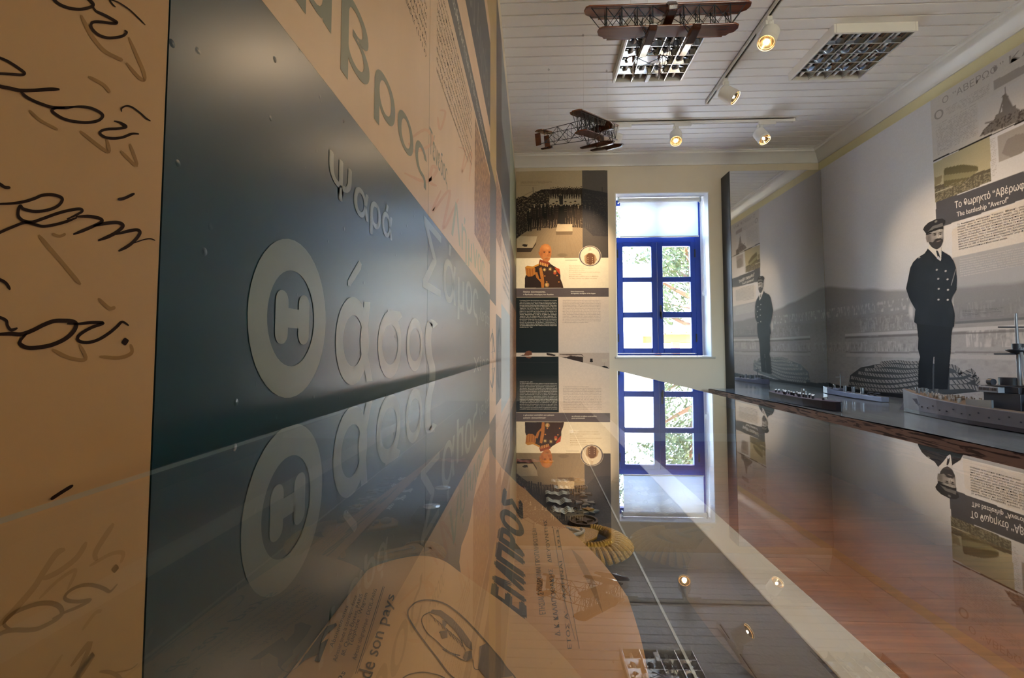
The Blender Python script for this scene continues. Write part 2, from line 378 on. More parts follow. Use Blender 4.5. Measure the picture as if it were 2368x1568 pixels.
def sash(x0, x1, px0, px1):
    mb = MB(); ya, yb = 5.885, 5.94; b0, t0 = z(-.038), z(1.333)
    mb.box(x0, px0, ya, yb, b0, t0).box(px1, x1, ya, yb, b0, t0)
    zz = [b0] + [z(v) for r_ in rows for v in r_] + [t0]
    for i in range(0, len(zz), 2): mb.box(px0, px1, ya, yb, zz[i], zz[i + 1])
    s = mb.build('sash', blue, win, bevel=.005)
    for a, b in rows: MB().box(px0 - .004, px1 + .004, 5.915, 5.919, z(a) - .004, z(b) + .004).build('window_pane', paneg, s)
    return s
s1 = sash(1.047, 1.531, 1.115, 1.463); s2 = sash(1.535, 1.998, 1.6, 1.936)
for a, b in ((1.047, 1.468), (1.562, 1.998)): MB().box(a, b, 5.935, 5.939, z(1.402), z(1.798)).build('transom_pane', paneg, win)
for s_, x in ((s1, 1.05), (s2, 1.992)):
    for zz in (1.14, .1): MB().cyl((x, 5.88, z(zz)), (x, 5.88, z(zz + .1)), .008, n=10).build('hinge', blk, s_, smooth=True)
mb = MB().box(1.556, 1.576, 5.874, 5.886, z(.41), z(.55)); mb.tube([(1.566, 5.874, z(.47)), (1.566, 5.84, z(.47)), (1.566, 5.838, z(.38))], .008, 8)
mb.build('handle', blk, s2, smooth=True)
MB().box(WX0 - .02, WX1 + .03, YF - .02, 5.9, WZ0 - .022, WZ0 + .002).build('window_sill', mat('marble_sill', '#b9b6ae', .3, .12, 20), win, bevel=.004)
# roller blind pulled a quarter down
bm_ = bpy.data.materials.new('blind_fabric'); bm_.use_nodes = True; nt = bm_.node_tree; nt.nodes.clear()
o_ = nt.nodes.new('ShaderNodeOutputMaterial'); mx = nt.nodes.new('ShaderNodeMixShader'); m2 = nt.nodes.new('ShaderNodeMixShader'); d_ = nt.nodes.new('ShaderNodeBsdfDiffuse'); tl = nt.nodes.new('ShaderNodeBsdfTranslucent'); tr = nt.nodes.new('ShaderNodeBsdfTransparent')
wv = nt.nodes.new('ShaderNodeTexNoise'); wv.inputs['Scale'].default_value = 300
rp = nt.nodes.new('ShaderNodeMapRange'); rp.inputs[3].default_value = .05; rp.inputs[4].default_value = .1; nt.links.new(wv.outputs[0], rp.inputs[0])
d_.inputs[0].default_value = (.85, .87, .9, 1); tl.inputs[0].default_value = (.62, .66, .71, 1); mx.inputs[0].default_value = .6
nt.links.new(d_.outputs[0], mx.inputs[1]); nt.links.new(tl.outputs[0], mx.inputs[2]); nt.links.new(rp.outputs[0], m2.inputs[0]); nt.links.new(mx.outputs[0], m2.inputs[1]); nt.links.new(tr.outputs[0], m2.inputs[2]); nt.links.new(m2.outputs[0], o_.inputs[0])
bl_ = thing('roller_blind', 'white roller blind pulled a quarter down over the blue window', 'blind', (1.55, 5.8, z(1.83)))
MB().cyl((1.06, 5.79, z(1.832)), (2.03, 5.79, z(1.832)), .026, n=20).build('roller_tube', whitem, bl_, smooth=True)
MB().box(1.075, 2.015, 5.812, 5.8135, z(1.39), z(1.84)).build('blind_fabric', bm_, bl_)
MB().cyl((1.07, 5.813, z(1.385)), (2.02, 5.813, z(1.385)), .009, n=12).build('bottom_bar', mat('aluminium', '#c9cbcc', .35, .03, metal=.8), bl_, smooth=True)
for x in (1.052, 2.036): MB().box(x - .008, x + .008, 5.765, 5.815, z(1.8), z(1.866)).build('bracket', mat('chrome_bracket', '#a8b4b8', .25, .03, metal=.9), bl_, bevel=.003)
mb = MB()
for dx in (0, .016): mb.tube([(2.045 + dx, 5.79, z(1.83)), (2.049 + dx, 5.79, z(1.2)), (2.05 + dx * .5, 5.79, z(.72))], .0022, 6)
mb.build('pull_cord', whitem, bl_)
mb = MB(); mb.lathe([(.001, .03), (.006, .026), (.011, .01), (.012, -.01), (.008, -.03), (.001, -.034)], (2.052, 5.79, z(.69)), n=12); mb.build('cord_knob', whitem, bl_, smooth=True)

# unseen window added behind the camera to bring more daylight into the room
w2 = struct(bpy.data.objects.new('window_added', None)); COL.objects.link(w2); w2.location = (2.2, -2.75, 1.0)
mb = MB()
for a, b, c, d in ((1.0, 1.07, .95, 3.0), (3.13, 3.2, .95, 3.0), (1.07, 3.13, .95, 1.02), (1.07, 3.13, 2.93, 3.0), (2.06, 2.14, 1.02, 2.93), (1.07, 2.06, 2.3, 2.36), (2.14, 3.13, 2.3, 2.36)): mb.box(a, b, -2.78, -2.72, c, d)
mb.build('window_frame', blue, w2, bevel=.004)
for a, b in ((1.07, 2.06), (2.14, 3.13)):
    for c, d in ((1.02, 2.3), (2.36, 2.93)): MB().box(a, b, -2.752, -2.748, c, d).build('window_pane', paneg, w2)

# ================================================================== OUTSIDE
gr = MB().box(-40, 45, -40, 60, -1.3, -1.0).build('ground', mat('dry_ground', '#9a8f76', .9, .2, 2, .2)); struct(gr)
struct(MB().box(-12, 14, 6.15, 10.6, -1.0, -.97).build('terrace', mat('white_terrace', '#efeade', .8, .05, 2)))
house = thing('house', 'white rendered house wall outside the blue window', 'building', (1.2, 12.5, -1))
MB().box(-4.5, 3.05, 12, 14.5, -1, 3.05).build('house_wall', mat('white_render', '#f4f3f0', .85, .03, 3, .1), house)
MB().box(-4.6, 3.2, 11.9, 14.6, 3.05, 3.2).build('roof_edge', mat('render_coping', '#e2ddd2', .8), house)
leafm = mat('pine_leaves', '#2c3d1b', .6, .35, 9); leafm2 = mat('olive_leaves', '#334222', .6, .35, 9); bark = mat('pine_bark', '#5a3f30', .9, .3, 18, .6)
def tree(name, label, x, y, h, r, m, n, seed, trunk_r=.16, lean=0.0):
    rs = random.Random(seed); t = thing(name, label, 'tree', (x, y, -1))
    mb = MB(); mb.tube([(x, y, -1), (x + lean * .3, y, h * .3), (x + lean * .7, y + .1, h * .6), (x + lean, y, h)], [trunk_r * 1.3, trunk_r, trunk_r * .75, trunk_r * .3], 10)
    br = []
    for k in range(9):
        a = k * 2.4; zz = h * (.35 + .07 * k); e = Vector((x + lean * zz / h + math.cos(a) * r * .75, y + math.sin(a) * r * .75, zz + .5)); br.append(e)
        mb.tube([(x + lean * zz / h, y, zz - .2), ((x + lean * zz / h + e.x) / 2, (y + e.y) / 2, zz + .1), e], [trunk_r * .45, trunk_r * .3, trunk_r * .12], 6)
    mb.build('trunk', bark, t, smooth=True)
    mb = MB(); cl = [(e, r * .5) for e in br] + [(Vector((x + lean, y, h)), r * .7)]
    for _ in range(n):
        c, rr = rs.choice(cl); d = Vector((rs.gauss(0, 1), rs.gauss(0, 1), rs.gauss(0, .7))).normalized() * rr * rs.random() ** .4; p = c + d
        q = Vector((rs.gauss(0, 1), rs.gauss(0, 1), rs.gauss(0, 1))).normalized(); u = q.orthogonal().normalized(); w = q.cross(u); s = rs.uniform(.05, .13)
        mb.poly([p - u * s * .35, p - w * s, p + u * s * .35, p + w * s])
    o = mb.build('foliage', m, t); o['kind'] = 'stuff'
    return t
tree('pine_tree', 'pine tree with reddish leaning trunk outside the right panes', 5.6, 15.6, 4.6, 1.9, leafm, 9000, 1, .2, -.5)
tree('leafy_tree', 'tall loose green tree rising behind the white house', 2.0, 21, 7.6, 2.6, leafm2, 9000, 2)
tree('leafy_tree', 'broad pale tree beyond the timber pergola', 9.4, 26, 8.0, 3.6, leafm2, 9000, 3)
pg = thing('pergola', 'timber pergola with an orange boarded roof outside the window', 'pergola', (3.6, 10.6, -1))
pt = wood_mat('pergola_timber', '#8a5526', '#6a3d18', .6, 'X', 3)
for x in (2.95, 4.6):
    for y in (10, 11.4): MB().box(x - .07, x + .07, y - .07, y + .07, -1, 1.22).build('post', pt, pg)
for y in (10, 11.4): MB().box(2.6, 5.0, y - .05, y + .05, 1.22, 1.38).build('beam', pt, pg)
for i in range(9): MB().prism([(2.5 + i * .3, 9.7, 1.39), (2.78 + i * .3, 9.7, 1.39), (2.78 + i * .3, 11.7, 1.62), (2.5 + i * .3, 11.7, 1.62)], (0, 0, .03)).build('roof_board', pt, pg)
# ================================================================== CEILING FITTINGS
steel = mat('mirror_louvre', '#b4b7ba', .07, .02, 8, metal=1.0)
housing = mat('white_fitting', '#ecebe8', .4, .02, 6)
def louvre_light(cx, cy, label):
    w, d, h = .585, .615, .07; zb = ZT - h; t = thing('louvre_light', label, 'ceiling light', (cx, cy, zb), 'square louvred ceiling lights')
    x0, x1, y0, y1 = cx - w / 2, cx + w / 2, cy - d / 2, cy + d / 2; e = .018
    MB().box(x0, x0 + e, y0, y1, zb, ZT).box(x1 - e, x1, y0, y1, zb, ZT).box(x0 + e, x1 - e, y0, y0 + e, zb, ZT).box(x0 + e, x1 - e, y1 - e, y1, zb, ZT).box(x0 + e, x1 - e, y0 + e, y1 - e, ZT - .008, ZT).build('housing', housing, t, bevel=.003)
    ix0, ix1, iy0, iy1 = x0 + e, x1 - e, y0 + e, y1 - e; pw_ = (ix1 - ix0) / 4
    for i in range(4):                                  # four trough reflectors with the tube between
        a = ix0 + i * pw_
        mb = MB()
        def f(u, v, a=a): 
            s = 2 * u - 1; return (a + u * pw_, iy0 + v * (iy1 - iy0), zb + .004 + .052 * (1 - s ** 4) ** .5)
        mb.grid(f, 16, 1); mb.build('reflector', steel, t, smooth=True)
        MB().cyl((a + pw_ / 2, iy0 + .005, zb + .036), (a + pw_ / 2, iy1 - .005, zb + .036), .012, n=12).build('fluorescent_tube', mat('unlit_tube', '#e8ecee', .3), t, smooth=True)
    for i in range(5): MB().box(ix0 + i * pw_ - .003, ix0 + i * pw_ + .003, iy0, iy1, zb - .001, zb + .006).build('divider', mat('louvre_edge', '#e8eaec', .25, .02, metal=.6), t)
    for j in range(1, 5):                               # cross blades, V section
        yy = iy0 + (iy1 - iy0) * j / 5
        for i in range(4):
            a = ix0 + i * pw_ + .003; b = a + pw_ - .006
            mb = MB(); mb.add([(a, yy, zb + .002), (b, yy, zb + .002), (b, yy + .011, zb + .045), (a, yy + .011, zb + .045), (a, yy - .011, zb + .045), (b, yy - .011, zb + .045)], [(0, 1, 2, 3), (0, 4, 5, 1)])
            bl__ = mb.build('blade', steel, t); MB().box(a, b, yy - .002, yy + .002, zb, zb + .003).build('blade_edge', mat('louvre_edge', '#e8eaec', .25, .02, metal=.6), bl__)
    return t
louvre_light(2.455, 3.695, 'white square louvred ceiling light nearest the ship mural')
louvre_light(.975, 3.66, 'square louvred ceiling light above the larger model biplane')

# track rails
def track(name, label, a, b):
    a, b = Vector(a), Vector(b); t = thing(name, label, 'track rail', (a + b) / 2); d = (b - a).normalized(); q = Vector((-d.y, d.x, 0)) * .018
    R = Matrix((d, Vector((-d.y, d.x, 0)), Vector((0, 0, 1)))).transposed(); L_ = (b - a).length; c = (a + b) / 2
    mb = MB()
    for s in (-1, 1): mb.obox(c + Vector((-d.y, d.x, 0)) * s * .0135 + Vector((0, 0, -.017)), (L_, .009, .034), R)
    mb.obox(c + Vector((0, 0, -.004)), (L_, .036, .008), R); mb.build('rail', housing, t)
    MB().obox(c + Vector((0, 0, -.02)), (L_ - .02, .016, .006), R).build('conductor', mat('track_slot', '#1c1a18', .5), t)
    for p in (a, b): MB().obox(p + Vector((0, 0, -.018)), (.02, .038, .037), R).build('end_cap', housing, t, bevel=.003)
    return t
track('track_rail', 'white lighting track running along the room beside the larger biplane', (1.64, -1.6, ZT), (1.64, 4.42, ZT))
track('track_rail', 'white lighting track across the far end of the ceiling', (.78, 4.81, ZT), (2.64, 4.81, ZT))
bulbm = mat('halogen_bulb', '#fff0d0', .3, 0, emit='#ffd9a0', estr=60.0)
ringm = mat('lamp_reflector', '#d8c8a8', .15, .02, metal=1.0)
innerm = mat('lit_lamp_glass', '#ffe0b0', .3, .02, emit='#ffb765', estr=2.2)
def track_lamp(conn, aim, label, power=60, angle=60, along='Y', blend=.6, boxlen=.17, boxside=1):
    conn = Vector(conn); aim = Vector(aim).normalized(); t = thing('track_lamp', label, 'spotlight', conn, 'track spotlights')
    zb = ZT - .034
    bx = (.036, boxlen, .034) if along == 'Y' else (boxlen, .036, .034)
    off = Vector((0, boxside * boxlen * .4, 0)) if along == 'Y' else Vector((boxside * boxlen * .4, 0, 0))
    MB().obox(Vector((conn.x, conn.y, zb - .017)) + off, bx).build('adapter', housing, t, bevel=.004)
    j = Vector((conn.x, conn.y, zb - .04)); k = Vector((conn.x, conn.y, zb - .075))
    MB().cyl(j + Vector((0, 0, .03)), j, .014, n=14).cyl(j, k, .017, n=14).obox(j + Vector((0, 0, -.005)), (.055, .02, .03)).build('swivel', housing, t, smooth=True)
    hc = k + Vector((0, 0, -.052)) + aim * .03; R = aim.to_track_quat('Z', 'Y').to_matrix(); r_, l_ = .06, .14
    hd = MB().lathe([(.001, -l_ / 2), (r_ * .8, -l_ / 2), (r_, -l_ / 2 + .012), (r_, l_ / 2 - .03), (r_ * 1.0, l_ / 2), (r_ * .93, l_ / 2), (r_ * .9, l_ / 2 - .03)], hc, R, 28).build('lamp_head', housing, t, smooth=True)
    MB().lathe([(r_ * 1.005, l_ / 2 - .034), (r_ * 1.03, l_ / 2 - .033), (r_ * 1.03, l_ / 2 - .03), (r_ * 1.005, l_ / 2 - .029)], hc, R, 28).build('seam_ring', housing, hd, smooth=True)
    MB().lathe([(r_ * .9, l_ / 2 - .006), (r_ * .72, l_ / 2 - .02), (r_ * .34, l_ / 2 - .045), (.001, l_ / 2 - .05)], hc, R, 24).build('reflector', ringm, hd, smooth=True)
    MB().lathe([(r_ * .9, l_ / 2 - .009), (r_ * .78, l_ / 2 - .014)], hc, R, 24).build('glowing_rim', innerm, hd, smooth=True)
    MB().lathe([(.001, .012), (.009, .009), (.012, 0), (.009, -.012), (.001, -.016)], hc + aim * (l_ / 2 - .024), R, 12).build('bulb', bulbm, hd, smooth=True)
    ld = bpy.data.lights.new('halogen_beam', 'SPOT'); ld.energy = power; ld.color = (1.0, .70, .42); ld.spot_size = math.radians(angle); ld.spot_blend = blend; ld.shadow_soft_size = .02
    lo = bpy.data.objects.new('halogen_beam', ld); COL.objects.link(lo); lo.parent = t; lo.location = hc + aim * (l_ / 2 + .004) - conn
    lo.rotation_euler = aim.to_track_quat('-Z', 'Y').to_euler()
    return t
track_lamp((1.64, 3.25, ZT), (-.42, -.34, -.84), 'lit spotlight on the long track between biplane and square light', 45, 80, blend=1.0)
track_lamp((1.64, 4.0, ZT), (1.61, -1.0, -1.65), 'spotlight at the end of the long track turned to the ship mural', 48, 64, blend=1.0)
track_lamp((1.46, 4.80, ZT), (-.16, -.55, -.8), 'lit spotlight in the middle of the cross track', 35, 70, 'X', boxside=1)
track_lamp((2.30, 4.80, ZT), (.2, -.5, -.8), 'lit spotlight on the cross track, nearest the ship mural', 45, 70, 'X', boxside=1)
track_lamp((.86, 4.80, ZT), (-.45, .84, -1.25), 'spotlight behind the small biplane turned to the portrait poster', 95, 60, 'X', blend=1.0, boxside=1)
# two unseen lamps added to the long track as extra light
track_lamp((1.64, 2.1, ZT), (-1.6, .3, -1.7), 'added unseen spotlight on the long track turned to the island names', 7, 90, blend=1.0)
track_lamp((1.64, -.6, ZT), (1.5, 1.6, -1.2), 'added unseen spotlight on the near end of the long track', 10, 110, blend=1.0)

# ------------------------------------------------------------------ model biplanes on floats, hung on threads
mahog = wood_mat('varnished_mahogany', '#8a4a26', '#5e2c16', .18, 'X', 2.2, .6, .6)
darkw = wood_mat('dark_mahogany', '#4a2414', '#2e150c', .2, 'Y', 2.2, .6, .5)
wire = mat('black_rigging', '#0c0b0b', .5, .05)
def wing(span, chord, th=.009, tip=.045, y0=0, flap=.0):
    h = span / 2; o = [(-h + tip * .6, y0), (h - tip * .6, y0), (h - tip * .15, y0 - chord * .12), (h, y0 - chord * .4), (h - tip * .25, y0 - chord * .7), (h - tip * .8, y0 - chord * .84), (h - tip, y0 - chord),
                       (-h + tip, y0 - chord), (-h + tip * .8, y0 - chord * .84), (-h + tip * .25, y0 - chord * .7), (-h, y0 - chord * .4), (-h + tip * .15, y0 - chord * .12)]
    return o
def biplane(label, loc, R, threads):
    t = thing('model_biplane', label, 'model plane', loc, 'hanging model biplanes'); Rm = R
    W = lambda p: Vector(loc) + Rm @ Vector(p)
    def part(name, mb, m, par=t, smooth=False, bevel=0.0):
        mb.v = [tuple(W(p)) for p in mb.v]; return mb.build(name, m, par, smooth, bevel)
    zu, zl, ch = .0, -.125, .1
    for nm, sp, zz in (('upper_wing', .925, zu), ('lower_wing', .78, zl)):
        mb = MB(); mb.prism([(x, y, zz) for x, y in wing(sp, ch)], (0, 0, .009)); o = part(nm, mb, mahog, bevel=.002)
        for s in (-1, 1): part('aileron', MB().box(s * sp * .33 - .07, s * sp * .33 + .07, -ch - .012, -ch + .002, zz + .001, zz + .007), mahog, o)
    xs = [-.34, -.255, -.17, -.085, .085, .17, .255, .34]; ys = (-.012, -.078)
    for y in ys:
        for x in xs: part('strut', MB().cyl((x, y, zl + .008), (x, y, zu + .002), .003, n=6), wire)
        for s in (-1, 1): part('strut', MB().cyl((s * .34, y, zl + .008), (s * .425, y, zu + .002), .0018, n=6), wire)
    wr = MB(); ww = .0019
    for y in ys:
        for a, b in zip(xs[:-1], xs[1:]):
            wr.cyl((a, y, zl + .008), (b, y, zu), ww, n=4).cyl((b, y, zl + .008), (a, y, zu), ww, n=4)
        wr.cyl((-.42, y, zu - .006), (.42, y, zu - .006), .0014, n=4)
        for s in (-1, 1): wr.cyl((s * .34, y, zl + .008), (s * .425, y, zu), ww, n=4)
    for x in xs: wr.cyl((x, ys[0], zl + .008), (x, ys[1], zu), ww, n=4).cyl((x, ys[1], zl + .008), (x, ys[0], zu), ww, n=4)
    # nacelle with seats, engine
    prof = [(.075, -.03, .0), (.06, -.04, .025), (.0, -.046, .005), (-.05, -.046, .01), (-.1, -.04, .005), (-.13, -.02, .0)]
    mb = MB(); pts = [(0.028, y, z0) for y, z0, z1 in prof]
    side = [(.085, -.062), (.075, -.09), (-.1, -.098), (-.125, -.075), (-.12, -.055), (-.06, -.05), (-.045, -.035), (-.01, -.05), (.02, -.055), (.04, -.02), (.06, -.03)]
    mb.prism([(-.026, y, z_) for y, z_ in side], (.052, 0, 0)); nac = part('nacelle', mb, darkw, bevel=.006)
    mb = MB(); mb.cyl((0, -.12, -.07), (0, -.15, -.07), .018, n=12)
    for k in range(7):
        a = k * 2 * math.pi / 7; mb.cyl((0, -.14, -.07), (math.cos(a) * .03, -.14, -.07 + math.sin(a) * .03), .006, n=6)
    part('engine', mb, wire, nac)
    mb = MB()
    for s in (-1, 1): mb.prism([(0, -.156, -.07), (s * .03, -.154, -.062), (s * .085, -.156, -.066), (s * .085, -.157, -.076), (s * .03, -.159, -.08)], (0, -.002, 0))
    part('propeller', mb, mahog)
    # tail booms, lattice
    ty = -.50; tx = .085; tz0, tz1 = zl + .025, zu - .004
    for s in (-1, 1):
        for z0, z1 in ((zl + .006, tz0), (zu, tz1)): part('tail_boom', MB().cyl((s * .12, -.09, z0), (s * tx, ty - .02, z1), .0024, n=6), wire)
        for y in (-.22, -.34, -.46):
            f = (y + .09) / (ty + .07); x = s * (.12 + (tx - .12) * f); a = zl + .006 + (tz0 - zl - .006) * f; b = zu + (tz1 - zu) * f
            part('strut', MB().cyl((x, y, a), (x, y, b), .0018, n=6), wire); y2 = y + .12; f2 = (y2 + .09) / (ty + .07); x2 = s * (.12 + (tx - .12) * f2)
            wr.cyl((x, y, a), (x2, y2, zu + (tz1 - zu) * f2), ww, n=4).cyl((x, y, b), (x2, y2, zl + .006 + (tz0 - zl - .006) * f2), ww, n=4)
        part('rudder', MB().box(s * tx - .002, s * tx + .002, ty - .05, ty + .0, tz0 - .012, tz1 - .012), mahog, bevel=.0015)
    part('tailplane', MB().prism([(x, y, tz1) for x, y in wing(.27, .085, y0=ty + .04)], (0, 0, .006)), mahog, bevel=.0015)
    for y in (-.22, -.34, -.46): wr.cyl((-.1, y, tz0), (.1, y, tz1), ww, n=4).cyl((.1, y, tz0), (-.1, y, tz1), ww, n=4)
    # floats
    for s in (-1, 1):
        x = s * .115; sd_ = [(.12, -.195), (.10, -.215), (-.02, -.222), (-.025, -.215), (-.15, -.207), (-.155, -.195), (-.1, -.19), (.05, -.182)]
        part('float', MB().prism([(x - .022, y, z_) for y, z_ in sd_], (.044, 0, 0)), darkw, bevel=.004)
        for y, dy in ((.03, .0), (-.09, -.03)):
            for dx in (-.05, .05): part('float_strut', MB().cyl((x + dx * .4, y, -.19), (x + dx, y - .01 + dy * 0, zl), .0018, n=6), wire)
            wr.cyl((x - .02, y, -.19), (x + .05, y - .01, zl), ww, n=4).cyl((x + .02, y, -.19), (x - .05, y - .01, zl), ww, n=4)
        wr.cyl((x, .03, -.19), (x + s * .02, -.1, zl), ww, n=4).cyl((x, -.09, -.19), (x + s * .02, .02, zl), ww, n=4)
    part('tail_float', MB().prism([(-.014, ty + .06, tz0 - .022), (-.014, ty + .055, tz0 - .04), (-.014, ty - .04, tz0 - .036), (-.014, ty - .045, tz0 - .024)], (.028, 0, 0)), darkw, bevel=.003)
    w_ = part('bracing_wire', wr, wire); w_['kind'] = 'stuff'
    # hanging threads to ceiling eyes
    for lp in threads:
        p = W(lp); MB().cyl(p, (p.x, p.y, ZT - .02), .0006, n=4).build('hanging_thread', mat('nylon_thread', '#d8d4cc', .3), t)
        MB().tube([Vector((p.x, p.y, ZT - .012)) + Vector((math.cos(a) * .006, 0, math.sin(a) * .006)) for a in [k * math.pi / 5 for k in range(11)]], .0012, 5).cyl((p.x, p.y, ZT - .006), (p.x, p.y, ZT + .004), .0012, n=5).build('ceiling_eye', mat('steel_eye', '#8a8a88', .35, .05, metal=.8), t)
    return t
biplane('larger hanging mahogany model biplane on floats under the square light', (.757, 2.57, ZC + 1.915), Matrix(((-1, 0, 0), (0, -1, 0), (0, 0, 1))), [(-.2, -.05, .01), (.2, -.05, .01), (0, -.46, 0)])
_h = Vector((.88, -.46, -.03)).normalized(); _a = Vector((.44, .85, .27)); _a = (_a - _h * _a.dot(_h)).normalized(); _u = (_a.cross(_h)); _u = _u if _u.z > 0 else -_u; _x = _h.cross(_u)
biplane('smaller hanging mahogany model biplane, banked, seen sideways before the cross track', (.545, 3.63, ZC + 1.795), Matrix((_x, _h, _u)).transposed(), [(-.27, -.05, .01), (.27, -.05, .01), (0, -.46, 0)])
# ================================================================== LEFT WALL: printed panels
LWx = lambda d=0.0: (lambda u, v: (XP + d, u, v))            # plane (Y, z) -> wall
def pL(x, y): p = atX(x, y, XP); return (p[1], p[2])
def LWpx(d): return lambda x, y: atX(x, y, XP + d)
inkblue = mat('print_dark_blue', '#0e3442', .3, .10, 25, 0, spec=.55)
def pimples(m, strength=.5):
    nt = m.node_tree; N, L = nt.nodes, nt.links; tc = N.new('ShaderNodeTexCoord'); vo = N.new('ShaderNodeTexVoronoi'); vo.inputs['Scale'].default_value = 60; L.new(tc.outputs['Object'], vo.inputs['Vector'])
    nz = N.new('ShaderNodeTexNoise'); nz.inputs['Scale'].default_value = 30; L.new(tc.outputs['Object'], nz.inputs['Vector'])
    mr = N.new('ShaderNodeMapRange'); mr.inputs[1].default_value = .16; mr.inputs[2].default_value = .02; L.new(vo.outputs['Distance'], mr.inputs[0])
    m2 = N.new('ShaderNodeMapRange'); m2.inputs[1].default_value = .56; m2.inputs[2].default_value = .66; L.new(nz.outputs[0], m2.inputs[0])
    mu = N.new('ShaderNodeMath'); mu.operation = 'MULTIPLY'; L.new(mr.outputs[0], mu.inputs[0]); L.new(m2.outputs[0], mu.inputs[1])
    bp = N.new('ShaderNodeBump'); bp.inputs['Strength'].default_value = strength; bp.inputs['Distance'].default_value = .0012; L.new(mu.outputs[0], bp.inputs['Height']); L.new(bp.outputs[0], N['Principled BSDF'].inputs['Normal'])
pimples(inkblue)
beige = mat('print_old_paper', '#d2b194', .42, .13, 7, .05, spec=.5, stretch=(1, 1, .4))
paper2 = mat('print_letter_paper', '#b68d62', .5, .12, 5, .05)
sepia = mat('print_sepia_ink', '#26110a', .6, .2, 30, spec=.12)
ghost = mat('print_faded_ink', '#977149', .6, .1, 10, spec=.2)
ghost2 = mat('print_faint_pink_ink', '#cfa184', .45, .1, 10)
dstripe = mat('print_dark_grey', '#4c4a4c', .4, .08, 8)
ltxt = mat('print_light_grey', '#7d8586', .3, .05, 12, spec=.5)
gtxt = mat('print_teal_grey', '#6e7468', .42, .06, 12)
blacktxt = mat('print_black_text', '#2a2420', .5, .1)
ZTOP = ZC + 2.03; ZBOT = .15
def wpanel(y0, y1, label, m, z0=ZBOT, z1=ZTOP):
    t = thing('wall_panel', label, 'wall panel', (XP, (y0 + y1) / 2, z0), 'printed panels along the long wall')
    MB().box(XL, XP, y0 + .0006, y1 - .0006, z0, z1).build('board', m, t)
    return t
def patch(t, y0, y1, z0, z1, m, d=.00012, name='printed_field'):
    MB().poly([(XP + d, y0, z0), (XP + d, y0, z1), (XP + d, y1, z1), (XP + d, y1, z0)][::-1]).build(name, m, t)
A = wpanel(-2.2, .2445, 'old letter paper panel with dark brown handwriting', paper2)
# handwriting (traced pen strokes)
def zstroke(mb, pts, w, sc_, ox, oy, d=.0003): stroke(mb, [(x / sc_ + ox, y / sc_ + oy) for x, y in pts], w / sc_, LWpx(d))
def zhand(name, strokes, sc_, ox, oy, m=sepia, d=.0003):
    mb = MB()
    for w, pts in strokes: zstroke(mb, pts, w, sc_, ox, oy, d)
    return mb.build(name, m, A)
zhand('handwriting', [(28, [(440, -60), (470, 0), (520, 40), (600, 70), (690, 80), (770, 65), (805, 45), (790, 15), (740, -20)]),
    (26, [(805, 60), (830, 95), (880, 120), (940, 150), (1010, 195), (960, 200), (880, 190), (810, 190), (785, 215), (800, 255), (850, 300), (920, 325), (990, 325), (1060, 310), (1095, 280), (1075, 262)]),
    (12, [(1000, 62), (975, 40), (950, 0), (990, 8), (1040, 30), (1120, 85), (1200, 160), (1255, 215)])], 3.7325, 0, 0)
zhand('handwriting', [(24, [(-90, 470), (0, 500), (70, 530), (150, 580), (212, 628), (190, 645), (100, 640), (0, 635), (-80, 640)]),
    (32, [(-80, 720), (0, 745), (100, 765), (170, 780), (300, 780), (430, 770), (515, 772)]), (27, [(175, 785), (220, 830), (290, 870), (380, 905), (450, 925), (560, 930), (640, 922)]),
    (26, [(600, 925), (690, 920), (780, 932), (855, 965), (888, 1000), (850, 1040), (760, 1057), (650, 1050), (550, 1025), (480, 985), (450, 955), (475, 935), (560, 930)]),
    (24, [(985, 1045), (1040, 1060), (1090, 1095), (1020, 1110), (930, 1115), (875, 1130), (865, 1155), (910, 1185), (980, 1195), (1060, 1185), (1140, 1155), (1200, 1157)]),
    (15, [(1050, 965), (1050, 935), (1090, 915), (1140, 925), (1210, 975), (1260, 1020), (1300, 1045)])], 3.7325, 0, 0)
zhand('handwriting', [(26, [(-60, 60), (0, 90), (40, 115), (85, 118)]),
    (26, [(-60, 255), (0, 250), (100, 245), (200, 230), (280, 205), (340, 180), (420, 175), (490, 195), (500, 225), (460, 270), (380, 300), (280, 310), (190, 290), (165, 265), (148, 300), (150, 350), (190, 385), (260, 395), (340, 370), (450, 330), (540, 305), (640, 290), (662, 310), (600, 345), (540, 372)]),
    (24, [(-60, 510), (0, 480), (90, 440), (200, 400), (280, 415), (350, 430), (450, 415), (540, 390), (620, 360)]),
    (27, [(610, 352), (720, 350), (800, 365), (822, 390), (760, 425), (680, 460), (590, 495)]), (29, [(750, 428), (860, 405), (950, 400), (992, 425), (950, 470), (880, 510), (790, 545)]),
    (27, [(930, 495), (1050, 465), (1110, 460), (1128, 485), (1090, 540), (1030, 590), (955, 630)]), (10, [(1070, 568), (1150, 540), (1210, 530), (1252, 545)]), (25, [(950, 212), (1000, 205), (1085, 165)])], 3.485, 0, 400)
zhand('handwriting', [(26, [(-50, 850), (0, 860), (50, 890), (82, 942)]), (26, [(-50, 1160), (0, 1165), (50, 1190), (60, 1230), (90, 1265), (142, 1250)]),
    (34, [(-50, 1300), (0, 1300), (90, 1295), (170, 1300), (260, 1270), (350, 1225), (430, 1195), (500, 1190), (580, 1195), (615, 1220), (590, 1280), (520, 1340), (420, 1385), (320, 1405), (230, 1410), (170, 1385), (165, 1350), (220, 1290)]),
    (26, [(540, 1215), (640, 1215), (740, 1205), (832, 1210), (740, 1245), (660, 1290), (625, 1330), (650, 1360), (720, 1365), (800, 1340), (880, 1290), (940, 1240), (985, 1200), (1038, 1230)]),
    (54, [(990, 1345), (1008, 1358), (1028, 1372)])], 3.485, 0, 400)
